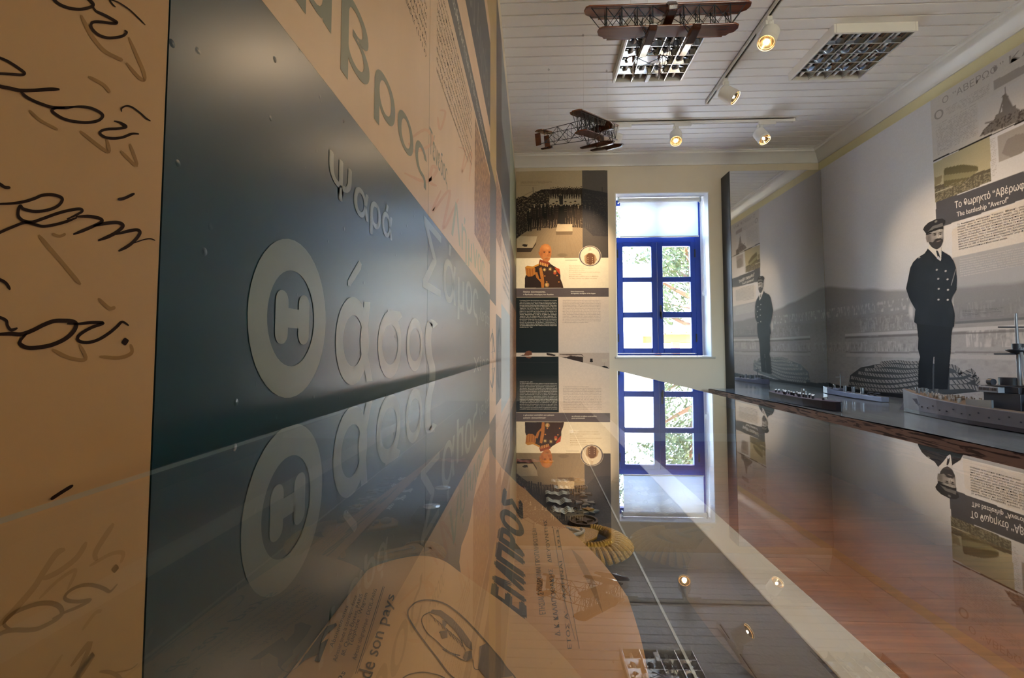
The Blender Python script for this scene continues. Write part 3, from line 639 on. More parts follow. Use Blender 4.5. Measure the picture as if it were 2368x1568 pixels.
zhand('handwriting', [(24, [(355, 318), (420, 275), (512, 218)])], 3.027, 0, 1050)
zhand('faded_handwriting', [(34, [(700, 130), (780, 290), (890, 430), (1010, 500), (1060, 520)]), (30, [(1110, 320), (1180, 480), (1240, 620), (1245, 690), (1190, 660), (1090, 540)]), (30, [(760, 660), (890, 730), (950, 800)]),
    (26, [(250, 950), (350, 1040), (500, 1120)]), (30, [(690, 1130), (840, 1250), (940, 1310), (920, 1200)]), (28, [(1040, 1300), (1180, 1430), (1120, 1240)])], 3.7325, 0, 0, ghost, .0002)
zhand('faded_handwriting', [(34, [(310, 500), (430, 640), (540, 770), (650, 900)]), (24, [(420, 490), (480, 510), (530, 490)]), (30, [(790, 1010), (880, 1090), (930, 1080)]), (30, [(420, 1420), (560, 1490), (690, 1500), (640, 1380)]), (30, [(800, 1480), (960, 1490), (1060, 1450), (1050, 1380)])], 3.485, 0, 400, ghost, .0002)
zhand('faded_handwriting', [(40, [(0, 1080), (120, 960), (260, 800), (330, 690), (420, 560), (480, 530)]), (36, [(320, 740), (430, 690), (560, 590), (630, 480)]), (36, [(700, 610), (690, 560), (740, 470), (820, 350)]), (30, [(520, 1350), (660, 1180), (560, 1440), (680, 1260), (490, 1500)])], 3.027, -8, 1095, ghost, .0002)

SPLIT = ZC + .259
def blueboard(y0, y1, label):
    t = wpanel(y0, y1, label, inkblue)
    patch(t, y0 + .0006, y1 - .0006, SPLIT, ZTOP, beige)
    for a, b in ((.83, .94), (1.05, 1.47)): patch(t, y0 + .0006, y1 - .0006, ZC + a, ZC + b, dstripe, .0002)
    return t
B = blueboard(.2445, .892, 'dark blue and old paper panel with large island names beside the handwriting')
C = blueboard(.892, 2.2, 'dark blue and old paper panel with small text block and brown picture')
def word(t, s, u0, u1, base, h, m, bold=0.0, d=.0004, name='lettering', shear=0.0):
    mb = MB(); text_at(mb, s, u0, ZC + base, h, LWx(d), u1 - u0, bold, 4, shear); return mb.build(name, m, t)
word(B, 'Ψαρά', .452, .66, .156, .041, ltxt, .022)
word(B, 'Ίμβρος', .30, .872, .314, .075, gtxt, .012)
# Θάσος: heavy rounded letters; the theta is a ring with an H bar
def ringm_(mb, cu, cv, ru, rv, t0, n=40, fm=LWx(.0004), a0=0, a1=2 * math.pi):
    vs = []
    for k in range(n + 1):
        a = a0 + (a1 - a0) * k / n; vs += [fm(cu + ru * math.cos(a), cv + rv * math.sin(a)), fm(cu + (ru - t0) * math.cos(a), cv + (rv - t0 * 1.05) * math.sin(a))]
    mb.add(vs, [(2 * k, 2 * k + 1, 2 * k + 3, 2 * k + 2) for k in range(n)])
def rrect(mb, u0, u1, v0, v1, r, fm=LWx(.0004)):
    pts = []
    for cx_, cy_, a in ((u1 - r, v1 - r, 0), (u0 + r, v1 - r, 1), (u0 + r, v0 + r, 2), (u1 - r, v0 + r, 3)):
        for k in range(6): an = (a + k / 5) * math.pi / 2; pts.append(fm(cx_ + r * math.cos(an), cy_ + r * math.sin(an)))
    mb.poly(pts)
mb = MB(); ringm_(mb, .387, ZC + .0265, .063, .0655, .0245)
rrect(mb, .360, .3795, ZC + .005, ZC + .048, .009); rrect(mb, .3965, .416, ZC + .005, ZC + .048, .009); mb.poly([LWx(.0004)(u, v) for u, v in ((.3795, ZC + .0185), (.3965, ZC + .0185), (.3965, ZC + .0345), (.3795, ZC + .0345))])
mb.build('lettering', ltxt, B)
def px_letter(t, polys, strokes, m=ltxt):
    mb = MB(); fm = LWpx(.00045)
    for p in polys: mb.poly([fm(*q) for q in p])
    for w, p in strokes: stroke(mb, p, w, LWpx(.00045), False)
    mb.build('lettering', m, t)
zz = lambda L: [(x / 3.733 + 540, y / 3.733 + 540) for x, y in L]
mb = MB(); ringm_(mb, .523, ZC + .0105, .049, .049, .0195, fm=LWx(.0004)); mb.build('lettering', ltxt, B)
px_letter(B, [zz([(985, 410), (1085, 232), (1108, 265), (1100, 310), (1010, 455), (990, 450)])], [(14, zz([(1155, 590), (1140, 760), (1120, 950), (1150, 1130), (1175, 1275)]))])
mb = MB(); ringm_(mb, .661, ZC + .008, .055, .047, .018, fm=LWx(.0004)); mb.build('lettering', ltxt, B)
px_letter(B, [zz([(1330, 655), (1440, 675), (1455, 720), (1420, 760), (1330, 720)])], [])
mb = MB(); ringm_(mb, .801, ZC + .0095, .055, .045, .016, fm=LWx(.0004)); mb.build('lettering', ltxt, B)
px_letter(C, [], [(14, zz([(1745, 800), (1700, 770), (1680, 900), (1690, 1050), (1715, 1160), (1715, 1270)]))])
word(C, 'Τένεδος', .80 + .095, 1.09, .385, .05, gtxt)
word(C, 'Σάμος', .855, 1.72, .115, .132, ltxt, .01)
word(C, 'Λέσβος', 1.78, 2.18, .115, .05, ltxt)
word(C, 'Λήμνος', 1.15, 1.95, .285, .10, mat('print_pale_green_grey', '#a9a78c', .42), .01)
word(C, 'Χίος', 1.6, 2.15, -.075, .05, ltxt)
def tblock(t, lines, u0, u1, v, lh, m=blacktxt, d=.0004, ragged=None):
    mb = MB()
    for i, s in enumerate(lines):
        w = (u1 - u0) * (ragged[i] if ragged else 1); text_at(mb, s, u0, v - i * lh, lh * .55, LWx(d), w, 0.0, 1)
    mb.build('small_text', m, t)
tblock(B, ['νησιά του Αιγαίου', 'ενσωματώθηκαν τα', 'στον ελληνικό στόλο', 'Με τη νίκη αυτή', 'του πολέμου και', 'Ελλάδα (1913)'], .66, .862, ZC + .645, .0185)
tblock(C, ['Ο ελληνικός στόλος απέπλευσε από τον Φαληρικό όρμο και κατέλαβε', 'τη Λήμνο, όπου εγκατέστησε το προχωρημένο αγκυροβόλιο του', 'στον όρμο του Μούδρου. Ακολούθησε η απελευθέρωση των νησιών', 'Ίμβρος, Τένεδος, Θάσος, Ψαρά, Σάμος, Λέσβος και Χίος, ενώ', 'ο εχθρικός στόλος παρέμενε στα στενά των Δαρδανελλίων', 'χωρίς να επιχειρεί έξοδο προς το Αιγαίο', 'The Greek fleet sailed from the bay of Faliro and occupied', 'the island of Limnos, where it set up its forward base in', 'the bay of Moudros. The liberation of the islands followed', 'while the enemy fleet remained inside the Dardanelles'], .955, 1.53, ZC + .785, .0225, ragged=[1, 1, 1, 1, 1, .8, 1, 1, 1, .85])
# pale cursive signature across the join
mb = MB()
for w, pts in ((7, [(950, 320), (985, 300), (1000, 330), (960, 350), (945, 330)]), (7, [(935, 400), (985, 420), (1010, 395), (1000, 385), (995, 420), (1010, 430)]), (6, [(1020, 440), (1000, 490), (1040, 440), (1025, 530), (1060, 460)]), (5, [(1012, 270), (1018, 300), (1030, 260), (1016, 255)]), (4, [(1060, 340), (1075, 350), (1068, 400), (1090, 350), (1085, 420)])): stroke(mb, pts, w, LWpx(.0003))
mb.build('faded_handwriting', ghost2, C)
def grain_mat():
    m = mat('print_crowd_picture', '#8a6a48', .4, .0); nt = m.node_tree; N, L = nt.nodes, nt.links; b = N['Principled BSDF']
    tc = N.new('ShaderNodeTexCoord'); mp = N.new('ShaderNodeMapping'); mp.inputs['Scale'].default_value = (1, 30, 12); L.new(tc.outputs['Object'], mp.inputs[0])
    nz = N.new('ShaderNodeTexNoise'); nz.inputs['Scale'].default_value = 3.2; nz.inputs['Detail'].default_value = 6; nz.inputs['Roughness'].default_value = .7; L.new(mp.outputs[0], nz.inputs['Vector'])
    cr = N.new('ShaderNodeValToRGB'); e = cr.color_ramp.elements; e[0].position = .38; e[0].color = (*lin('#2a2028'), 1); e[1].position = .66; e[1].color = (*lin('#d8b48a'), 1); k = e.new(.5); k.color = (*lin('#9a6a44'), 1)
    L.new(nz.outputs[0], cr.inputs[0]); L.new(cr.outputs[0], b.inputs['Base Color']); return m
gm = grain_mat(); patch(C, 1.61, 2.199, ZC + .40, ZC + .815, gm, .0003, 'printed_picture')
patch(C, 1.08, 2.199, ZC + .93, ZC + .945, beige, .0003)
mb = MB(); text_at(mb, 'νησιά του Αιγαίου', .95, ZC + 1.12, .17, LWx(.0005), 1.2); mb.build('lettering', mat('print_mid_grey', '#7a7471', .4), C)
mb = MB(); text_at(mb, 'Απελευθέρωση των νησιών του Βορείου Αιγαίου', 1.05, ZC + .875, .035, LWx(.0005), 1.0, 0, 1); mb.build('lettering', mat('print_pale_text', '#c9c2b8', .4), C)
goldm = mat('print_gold_sky', '#b79a64', .45, .35, 1.2, stretch=(1, .6, 3)); greym = mat('print_sky_grey', '#8f9290', .45, .15, 1.5)
patch(C, 1.5, 2.199, ZC + 1.55, ZTOP, goldm, .0003, 'printed_picture')
D = wpanel(2.2, 2.58, 'narrow dark grey panel next to the brown picture', mat('print_grey_brown', '#5d5650', .4, .12, 3))
patch(D, 2.201, 2.579, ZC + .9, ZTOP, goldm, .0002, 'printed_picture'); patch(D, 2.201, 2.579, ZBOT, ZC + .24, beige, .0002)
mb = MB()
for w, pts in ((1.6, [(1134, 790), (1139, 770), (1142, 800), (1144, 815)]), (1.5, [(1136, 815), (1143, 812)]), (2, [(1139, 760), (1140, 830)])): stroke(mb, pts, w, LWpx(.0004))
mb.build('line_drawing', mat('print_ship_sketch', '#5a6a70', .5), D)
E_ = wpanel(2.58, 3.02, 'beige panel with an old ship drawing along the wall', beige)
patch(E_, 2.581, 3.019, ZC + .62, ZC + .98, gm, .0002, 'printed_picture'); patch(E_, 2.581, 3.019, ZC + 1.0, ZTOP, mat('print_brown_dark', '#57483c', .42, .2, 3), .0002); patch(E_, 2.581, 3.019, ZBOT, ZC + .2, dstripe, .0002)
mb = MB()
for w, pts in ((1.8, [(1150, 830), (1153, 780), (1156, 735)]), (1.5, [(1150, 815), (1158, 811)]), (1.5, [(1149, 790), (1155, 760), (1158, 800)])): stroke(mb, pts, w, LWpx(.0004))
mb.build('line_drawing', mat('print_ship_sketch2', '#46545a', .5), E_)
G = wpanel(3.02, 4.15, 'grey wall panel with slanted pale stripes and small text', greym)
patch(G, 3.021, 4.149, ZC - .6, ZC + .3, mat('print_pale_blue_grey', '#a9adab', .42), .0002); patch(G, 3.021, 4.149, ZC + .3, ZC + .75, beige, .0002); patch(G, 3.021, 4.149, ZC + .75, ZC + .95, dstripe, .0002); patch(G, 3.021, 4.149, ZC + 1.02, ZC + 1.5, dstripe, .0002)
tblock(G, ['Ο ελληνικός στόλος απέπλευσε από τον Φαληρικό όρμο', 'τη Λήμνο, όπου εγκατέστησε το προχωρημένο αγκυροβόλιο', 'στον όρμο του Μούδρου. Ακολούθησε η απελευθέρωση', 'the island of Limnos, where it set up its forward base', 'the bay of Moudros. The liberation of the islands'], 3.15, 4.0, ZC + .66, .06)
H = wpanel(4.15, YF - .002, 'dark panel with a sea painting at the far end of the wall', mat('print_dark_brown', '#4a3d33', .4, .15, 3))
patch(H, 4.151, YF - .003, ZC + 1.0, ZTOP, mat('print_sea_light', '#9aa186', .42, .4, 2.0, stretch=(1, 1, 4)), .0002, 'printed_picture'); patch(H, 4.151, YF - .003, ZC + .65, ZC + 1.0, mat('print_sea_dark', '#23303a', .42, .5, 8), .0002, 'printed_picture'); patch(H, 4.151, YF - .003, ZBOT, ZC + .45, gm, .0002, 'printed_picture')
# ================================================================== PORTRAIT POSTER ON THE FAR WALL
YP = 5.638
def pF(x, y): p = atY(x, y, YP); return (p[0], p[2])
FW = lambda d=0.0: (lambda u, v: (u, YP - d, v))
FWpx = lambda d: (lambda x, y: atY(x, y, YP - d))
pm = print_mat('poster_print', .6, .25)
poster = thing('exhibition_poster', 'tall naval poster with crew photograph and officer portrait between long wall and window', 'poster', (.35, YP, .35))
PX0, PX1, PZ0, PZ1 = -.196, .898, .35, pF(1300, 395)[1]
MB().box(PX0, PX1, YP, YF - .001, PZ0, PZ1).build('board', mat('poster_board', '#e4d9c4', .5), poster)
cv = Canvas(PX0, PX1, .62, PZ1, .0033, '#d9cbb0')
za = lambda x, y: pF(x / 6.674 + 1190, y / 6.674 + 385); ZA = lambda L: [za(x, y) for x, y in L]
kz = .00514 / 6.674
def el(x, y, rx, ry, col, a=1.0, soft=.3): u, v = za(x, y); cv.ell(u, v, rx * kz, ry * kz, col, a, soft)
# crew photograph
n1 = vnoise(cv.U * 60, cv.V * 60, 1); n2 = vnoise(cv.U * 160, cv.V * 160, 2)
cv.poly(ZA([(20, 60), (1430, 60), (1450, 1410), (20, 1415)]), '#c3b08e')
cv.poly(ZA([(20, 860), (1440, 860), (1450, 1410), (20, 1415)]), '#8e7c62')
for k in range(26): cv.line(za(735 + (k - 13) * 22, 880), za(735 + (k - 13) * 85, 1410), .003, '#7a6a54', .5)
crowd = [(20, 500), (130, 455), (200, 480), (280, 420), (420, 355), (560, 350), (700, 330), (1040, 335), (1180, 365), (1300, 380), (1440, 410), (1445, 1080), (1210, 1070), (1090, 950), (930, 940), (560, 945), (380, 950), (200, 990), (110, 1050), (20, 1120)]
ins = cv.inpoly(ZA(crowd)); cv.mix(ins * 1.0, '#2b211a'); cv.mix(ins * np.clip((n2 - .62) * 4, 0, 1) * .55, '#8d7a62')
cv.poly(ZA([(545, 430), (1025, 430), (1030, 600), (530, 600)]), '#b5a487')
for k in range(14): x = 560 + k * 36; cv.poly(ZA([(x - 17, 372), (x, 358), (x + 17, 372), (x + 15, 440), (x + 9, 500), (x + 2, 500), (x, 450), (x - 2, 500), (x - 9, 500), (x - 15, 440)]), '#2b211a' if k % 2 else '#3a2d23'); el(x, 345 - (k * 37 % 23), 11, 13, '#a58f72'); el(x, 334 - (k * 37 % 23), 14, 7, '#2a201a')
rs = random.Random(3)
for _ in range(260):
    x = rs.uniform(40, 530) if rs.random() < .5 else rs.uniform(1040, 1430); y = rs.uniform(470 if x < 300 or x > 1250 else 400, 760)
    el(x, y, 11, 12, '#8f7b60', .8); el(x, y - 10, 14, 7, '#1f1813', .9)
for q, (x, y) in enumerate(((235, 660), (305, 590), (375, 645), (415, 590), (470, 580), (555, 612), (600, 588), (650, 560), (785, 562), (865, 570), (935, 555), (985, 600), (1090, 600), (1160, 620))):
    t_ = ['#1d1611', '#2b211a', '#241b15', '#33271e'][q % 4]
    cv.poly(ZA([(x - 30, y + 200), (x + 30, y + 200), (x + 36, y + 345), (x - 36, y + 345)]), '#a08c6e', .55)
    cv.poly(ZA([(x - 47, y + 42), (x, y + 15), (x + 47, y + 42), (x + 52, y + 180), (x + 30, y + 190), (x + 30, y + 340), (x + 7, y + 345), (x, y + 220), (x - 7, y + 345), (x - 30, y + 340), (x - 30, y + 190), (x - 52, y + 180)]), t_); cv.line(za(x - 47, y + 46), za(x - 50, y + 178), .003, '#5a4a3a', .8); cv.line(za(x + 47, y + 46), za(x + 50, y + 178), .003, '#0f0b08', .8)
    el(x, y, 16, 21, '#c2a985', 1, .25); el(x, y - 17, 22, 10, '#15100d', 1, .25); el(x, y + 8, 10, 6, '#5a4431', .8, .5); cv.poly(ZA([(x - 9, y + 22), (x + 9, y + 22), (x, y + 56)]), '#d8c6a6')
    for k in range(3): el(x - 10, y + 75 + k * 28, 4, 4, '#9a8564'); el(x + 10, y + 75 + k * 28, 4, 4, '#9a8564')
cv.poly(ZA([(690, 610), (740, 610), (790, 885), (655, 885)]), '#191310'); el(715, 600, 13, 16, '#a58f72'); el(705, 430, 14, 16, '#6d5a45'); cv.poly(ZA([(680, 450), (745, 450), (745, 590), (695, 590)]), '#221a15')
cv.poly(ZA([(660, 890), (890, 890), (895, 1000), (635, 1002)]), '#b6a68a'); cv.poly(ZA([(635, 1004), (895, 1004), (890, 1055), (640, 1055)]), '#6b5a44')
cv.poly(ZA([(35, 1120), (85, 1075), (348, 1078), (330, 1160), (275, 1258), (35, 1258)]), '#b3a388'); cv.poly(ZA([(35, 1260), (275, 1260), (335, 1165), (330, 1200), (250, 1320), (35, 1325)]), '#3a2e24'); cv.poly(ZA([(110, 1215), (140, 1200), (200, 1205), (190, 1240), (150, 1240)]), '#261d17')
cv.line(za(282, 320), za(290, 410), .006, '#3a2f26'); cv.line(za(285, 380), za(140, 450), .003, '#4a3d30'); cv.line(za(1352, 320), za(1352, 400), .006, '#3a3338'); el(735, 1370, 90, 35, '#6f5f49', .6)
cv.poly(ZA([(1040, 60), (1432, 60), (1450, 1410), (1050, 1410)]), np.array(lin('#7f8088')), 1.0, True); cv.poly(ZA([(1040, 60), (1432, 60), (1450, 1410), (1050, 1410)]), '#55565e', .3)
# officer portrait (cut-out painting) on the cream field
cv.poly(ZA([(20, 1415), (1450, 1410), (1455, 1884), (20, 1884)]), '#f0e6cc')
zb = lambda L: [pF(x / 10.296 + 1190, y / 10.296 + 550) for x, y in L]; kb = .00514 / 10.296
def eb(x, y, rx, ry, col, a=1.0, soft=.4): u, v = zb([(x, y)])[0]; cv.ell(u, v, rx * kb, ry * kb, col, a, soft)
# round inset portrait
u, v = zb([(1795, 435)])[0]; cv.ell(u, v, 268 * kb, 250 * kb, '#e8dcc0', 1, .02); cv.ell(u, v, 262 * kb, 243 * kb, '#55505a', 1, .02); cv.ell(u, v, 232 * kb, 226 * kb, '#d9cdb6', 1, .02)
cv.poly(zb([(1665, 430), (1700, 400), (1760, 360), (1830, 360), (1900, 390), (1930, 430), (1960, 520), (1900, 620), (1800, 650), (1690, 610), (1665, 540)]), '#a98a66'); cv.poly(zb([(1710, 420), (1770, 360), (1840, 370), (1900, 420), (1900, 600), (1800, 645), (1720, 610)]), '#6b4830'); eb(1795, 290, 42, 60, '#c9b79c'); eb(1800, 320, 26, 20, '#efe6d2', .8); eb(1790, 235, 40, 14, '#bda98a', .7)
for k in range(8): eb(1745 + (k % 2) * 110, 470 + k // 2 * 45, 10, 10, '#d9c8a4')
# title band, text fields, lower photograph strip
Y1 = lambda y: pF(1300, y)[1]; Xp = lambda x: pF(x, 760)[0]
cv.rect(PX0, PX1, Y1(687), Y1(666.5), '#5e5558'); XM = Xp(1291.5)
cv.rect(PX0, XM, Y1(816), Y1(687.3), '#101a1c'); cv.rect(XM, PX1, Y1(816), Y1(687.3), '#e2d3c4'); cv.rect(PX0, XM, .6, Y1(816), '#ddcfbd'); cv.rect(XM, PX1, .6, Y1(816), '#cdb9a6')
zc = lambda L: [pF(x / 7.465 + 1190, y / 7.465 + 660) for x, y in L]
cv.poly(zc([(175, 1175), (200, 1140), (250, 1125), (295, 1145), (300, 1200), (240, 1215), (150, 1215)]), '#7a4c34'); cv.poly(zc([(100, 1215), (145, 1195), (190, 1215)]), '#2a1d16'); cv.poly(zc([(550, 1165), (640, 1180), (712, 1200), (690, 1222), (555, 1205)]), '#2b1c15')
cv.poly(zc([(785, 1240), (900, 1240), (960, 1215), (1180, 1235), (1180, 1340), (1060, 1320), (960, 1295), (900, 1255), (785, 1252)]), '#3a2a22'); cv.poly(zc([(780, 1185), (1160, 1185), (1200, 1240), (1150, 1200), (960, 1210), (780, 1195)]), '#5a463a')
for x, y, h in ((1325, 1330, 0), (1548, 1345, 1)):
    cv.poly(zc([(x - 60, y + 150), (x - 50, y + 60), (x, y + 40), (x + 50, y + 60), (x + 90, y + 100), (x + 90, y + 160)]), '#221711'); u, v = zc([(x, y)])[0]; cv.ell(u, v, .0052, .0068, '#b79a80', 1, .3)
    if h: cv.poly(zc([(x - 48, y - 45), (x - 40, y - 75), (x + 45, y - 75), (x + 52, y - 40), (x + 40, y - 22), (x - 40, y - 22)]), '#d2c2ac'); u, v = zc([(x, y + 25)])[0]; cv.ell(u, v, .0045, .003, '#2a1c14')
    else: cv.poly(zc([(x - 22, y - 65), (x + 22, y - 65), (x + 26, y - 5), (x - 26, y - 5)]), '#241812')
cv.c *= (.97 + .06 * n1)[..., None]
cv.build('printed_sheet', lambda u, v: (u, np.full_like(u, YP - .0006), v), pm, poster)
# the officer portrait: a cut-out painting printed on its own
cv_sheet = cv; (ua, va), (ub, vb) = zb([(225, 1200)])[0], zb([(1175, 130)])[0]; cv = Canvas(ua, ub, va, vb, .0017, '#2a1a14')
cv.m = cv.inpoly(zb([(240, 1195), (245, 950), (270, 880), (250, 700), (300, 660), (430, 680), (580, 610), (620, 560), (830, 590), (870, 630), (1000, 710), (1070, 740), (1090, 860), (1095, 980), (1140, 1090), (1165, 1195)])) | cv.inpoly(zb([(565, 330), (590, 340), (600, 260), (640, 180), (720, 142), (800, 155), (860, 210), (880, 290), (875, 400), (860, 470), (835, 530), (800, 572), (740, 565), (680, 540), (625, 480), (605, 430), (580, 410)])) | cv.inpoly(zb([(600, 510), (840, 585), (830, 640), (780, 690), (640, 650), (570, 600)]))
cv.poly(zb([(240, 1195), (245, 950), (270, 880), (250, 700), (300, 660), (430, 680), (580, 610), (620, 560), (830, 590), (870, 630), (1000, 710), (1070, 740), (1090, 860), (1095, 980), (1140, 1090), (1165, 1195)]), '#2a1a14')
cv.poly(zb([(500, 690), (700, 640), (900, 700), (1010, 800), (1100, 1000), (1160, 1195), (700, 1195), (690, 900)]), '#3d2417')
cv.poly(zb([(250, 690), (300, 660), (440, 690), (490, 720), (490, 860), (420, 920), (320, 925), (262, 870)]), '#b06a28'); cv.poly(zb([(260, 670), (330, 655), (400, 680), (590, 612), (590, 650), (420, 730), (270, 720)]), '#c98b34')
for k in range(12): cv.line(zb([(275 + k * 19, 740)])[0], zb([(268 + k * 19, 880 + 25 * math.sin(k * .3))])[0], .0045, '#d99a42' if k % 2 else '#7a3f14', .8)
cv.poly(zb([(950, 705), (1060, 725), (1085, 780), (1085, 880), (1010, 800)]), '#b4451f')
cv.poly(zb([(585, 720), (640, 700), (690, 900), (705, 1050), (700, 1190), (640, 1190), (625, 1060), (520, 950), (480, 820), (540, 820), (590, 980), (625, 980), (600, 850)]), '#b3702c')
cv.poly(zb([(600, 510), (840, 585), (830, 640), (780, 690), (640, 650), (570, 600)]), '#8a3f22')
for k in range(5): cv.poly(zb([(605 + k * 40, 580 + k * 12), (625 + k * 40, 575 + k * 12), (632 + k * 40, 650 + k * 10), (612 + k * 40, 652 + k * 10)]), '#dca75a')
for x, y, r in ((710, 760, 34), (845, 745, 30), (960, 800, 40), (770, 1120, 62)): eb(x, y, r, r, '#d9b468', .9, .6)
eb(960, 840, 45, 40, '#c4552c', .8); eb(785, 1120, 26, 28, '#c23a22')
for x, y in ((720, 910), (1012, 900), (1055, 1050), (765, 1048)): eb(x, y, 20, 20, '#d98b40', 1, .5)
cv.poly(zb([(565, 330), (590, 340), (600, 260), (640, 180), (720, 142), (800, 155), (860, 210), (880, 290), (875, 400), (860, 470), (835, 530), (800, 572), (740, 565), (680, 540), (625, 480), (605, 430), (580, 410)]), '#b8743f')
eb(740, 220, 110, 80, '#d39250', .8, 1.0); eb(820, 400, 50, 110, '#9a5428', .5, 1.0); eb(640, 400, 50, 130, '#8d4d26', .55, 1.0); eb(690, 440, 60, 60, '#c9854a', .5, 1.0); eb(770, 370, 26, 70, '#d69a5c', .6, .9); eb(575, 360, 24, 55, '#a65f33', 1, .3)
for x in (705, 830): eb(x, 345, 34, 16, '#4a2412', .9, .6); eb(x, 318, 42, 9, '#5a3016', .8, .5); eb(x, 342, 12, 9, '#160b06', 1, .5)
eb(785, 420, 22, 10, '#5e2d14', .6, .8); eb(745, 478, 85, 18, '#8a6038', .9, .7); eb(830, 462, 35, 12, '#c9a06a', .6, .7); eb(760, 505, 45, 8, '#7a3018', .7, .6)
# finer modelling of the face
eb(790, 250, 60, 40, '#e0a264', .5, 1.0); eb(660, 300, 40, 60, '#a8642f', .5, 1.0)
cv.line(zb([(672, 318)])[0], zb([(738, 322)])[0], .0042, '#4a2812', .9); cv.line(zb([(800, 318)])[0], zb([(852, 312)])[0], .0042, '#4a2812', .9)
cv.line(zb([(760, 340)])[0], zb([(782, 415)])[0], .003, '#8a4a22', .7); cv.line(zb([(690, 480)])[0], zb([(760, 468)])[0], .006, '#b98f5e', .9); cv.line(zb([(790, 468)])[0], zb([(850, 470)])[0], .006, '#b98f5e', .9); cv.line(zb([(715, 508)])[0], zb([(800, 505)])[0], .0026, '#5a2410', .8)
for k in range(6): cv.line(zb([(600 + k * 8, 730 + k * 30)])[0], zb([(640 + k * 12, 715 + k * 40)])[0], .002, '#e0aa58', .7)
for x, y in ((710, 760), (845, 745), (770, 1120)):
    for k in range(8): an = k * math.pi / 4; cv.line(zb([(x, y)])[0], zb([(x + 44 * math.cos(an), y + 44 * math.sin(an))])[0], .0022, '#ecd492', .9)
cv.c *= (.94 + .12 * vnoise(cv.U * 150, cv.V * 150, 21))[..., None]
cv.build('printed_portrait', lambda u, v: (u, np.full_like(u, YP - .0012), v), pm, poster); cv = cv_sheet
wtxt = mat('print_white_text', '#efe8da', .45, .02)
for s_, xa_, xb_, yb_, hh, bo in (('Παύλος  Κουντουριώτης,', 1210, 1261.5, 676.5, 3.2, .02), ('ο θρυλικός ναυμάχος του Αιγαίου', 1210, 1280, 682.5, 3.2, .02), ('Pavlos Kountouriotis,', 1320, 1350.5, 675.3, 2.4, .024), ('the legendary sea fighter of the Aegean', 1320, 1377, 679.7, 2.4, .02)):
    mb = MB(); text_quad(mb, s_, [pF(xa_, yb_), pF(xb_, yb_), pF(xb_, yb_ - hh), pF(xa_, yb_ - hh)], FW(.0012), bo, 2); mb.build('title_lettering', wtxt, poster)
def block(lines, x0, x1, ya, yb, name, m, bold=0.0, last=1.0, ragged=None, hf=.5):
    mb = MB(); n = len(lines); dy = (yb - ya) / max(1, n - 1)
    for i, s in enumerate(lines):
        y = ya + i * dy; xe = x0 + (x1 - x0) * ((last if i == n - 1 else 1) if not ragged else ragged[i])
        text_quad(mb, s, [pF(x0, y), pF(xe, y), pF(xe, y - dy * hf), pF(x0, y - dy * hf)], FW(.0012), bold, 2)
    mb.build(name, m, poster)
block(['Ο ναύαρχος Παύλος Κουντουριώτης, είναι ο δημιουργός της ναυτικής', 'νίκης των Ελλήνων στο Αιγαίο και ήρωας των βαλκανικών πολέμων', '1912-13. Γεννήθηκε στην  Ύδρα το 1855 και αποφοίτησε από το', 'Ναυτικό Σχολείο (Σχολή Ναυτικών Δοκίμων) το 1877. Πήρε μέρος', 'ως κυβερνήτης πολεμικών πλοίων στις επιχειρήσεις του 1886 στην', 'Ήπειρο και  του 1897 στην  Κρήτη  και την  Πιερία. Το 1899 ως', 'κυβερνήτης του “Ναύαρχος Μιαούλης” έκανε τον πρώτο υπερατλαντικό',
       'διάπλου του Ατλαντικού από ελληνικό πλοίο. Με την κήρυξη του Α΄', 'Βαλκανικού  Πολέμου  τοποθετήθηκε  αρχηγός  του  Στόλου  του', 'Αιγαίου.  Αποστρατεύτηκε  το 1920,  με  το  βαθμό  του  ναυάρχου,', 'τιμώμενος  “δια  τας  εξόχους  προς  το  έθνος  υπηρεσίας  του”.', 'Διετέλεσε υπουργός Ναυτικών  το 1915 και υπασπιστής του βασιλιά', 'Κωνσταντίνου. Διαφώνησε όμως με την πολιτική της ουδετερότητας', 'του  Θρόνου   και  το  1916  συμμετείχε  στην  κυβέρνηση  Εθνικής', 'Άμυνας  στη  Θεσσαλονίκη   (Ελ. Βενιζέλος,  Π. Κουντουριώτης,  Π.', 'Δαγκλής). Υπήρξε ο πρώτος πρόεδρος της Β΄ Ελληνικής Δημοκρατίας', 'το 1924 και επανεξελέγη το 1927. Πέθανε το 1935 και τάφηκε στην', 'πατρίδα του, την  Ύδρα.'], 1201.8, 1287.5, 695.8, 757.4, 'greek_text', wtxt, .012, .35)
block(['Admiral Pavlos Kountouriotis was the creator of the naval victory of', 'the Greeks in the Aegean and hero of the Balkan Wars 1912-1913. He', 'was born in the island of Hydra in 1855 and graduated from the Naval', 'School (Naval Academy) in 1877. He took part as the commander of', 'warship operations in Epirus in 1886 and in Crete and Pieria in 1897. In', '1899, as captain of the “Admiral Miaoulis” he conducted the first Atlantic', 'crossing  with  a  Greek  training  ship.  With  the  outbreak  of  the  First', 'Balkan War, he was appointed leader of the Fleet. He retired in 1920', 'with  the  rank  of  admiral,  honored  for  “his  utmost  service  to  the', 'nation”. He served as minister of Navy in 1915 and lieutenant of King', 'Constantine  I.  Disagreeing  with  the  throne’s  political  neutrality,  in', '1916 he participated in the government of National Defense in Thessaloniki', '(El. Venizelos, P. Kountouriotis, P. Daglis). He was the first president of', 'the Second Greek Republic in 1924 and was reelected in 1927. He died', 'in 1935 and was buried in his homeland, Hydra.'], 1301.2, 1388.5, 695.6, 746.4, 'english_text', mat('print_brown_text', '#6a5448', .5, .05), 0, .68)
cap = mat('print_caption_text', '#7a664c', .5, .05)
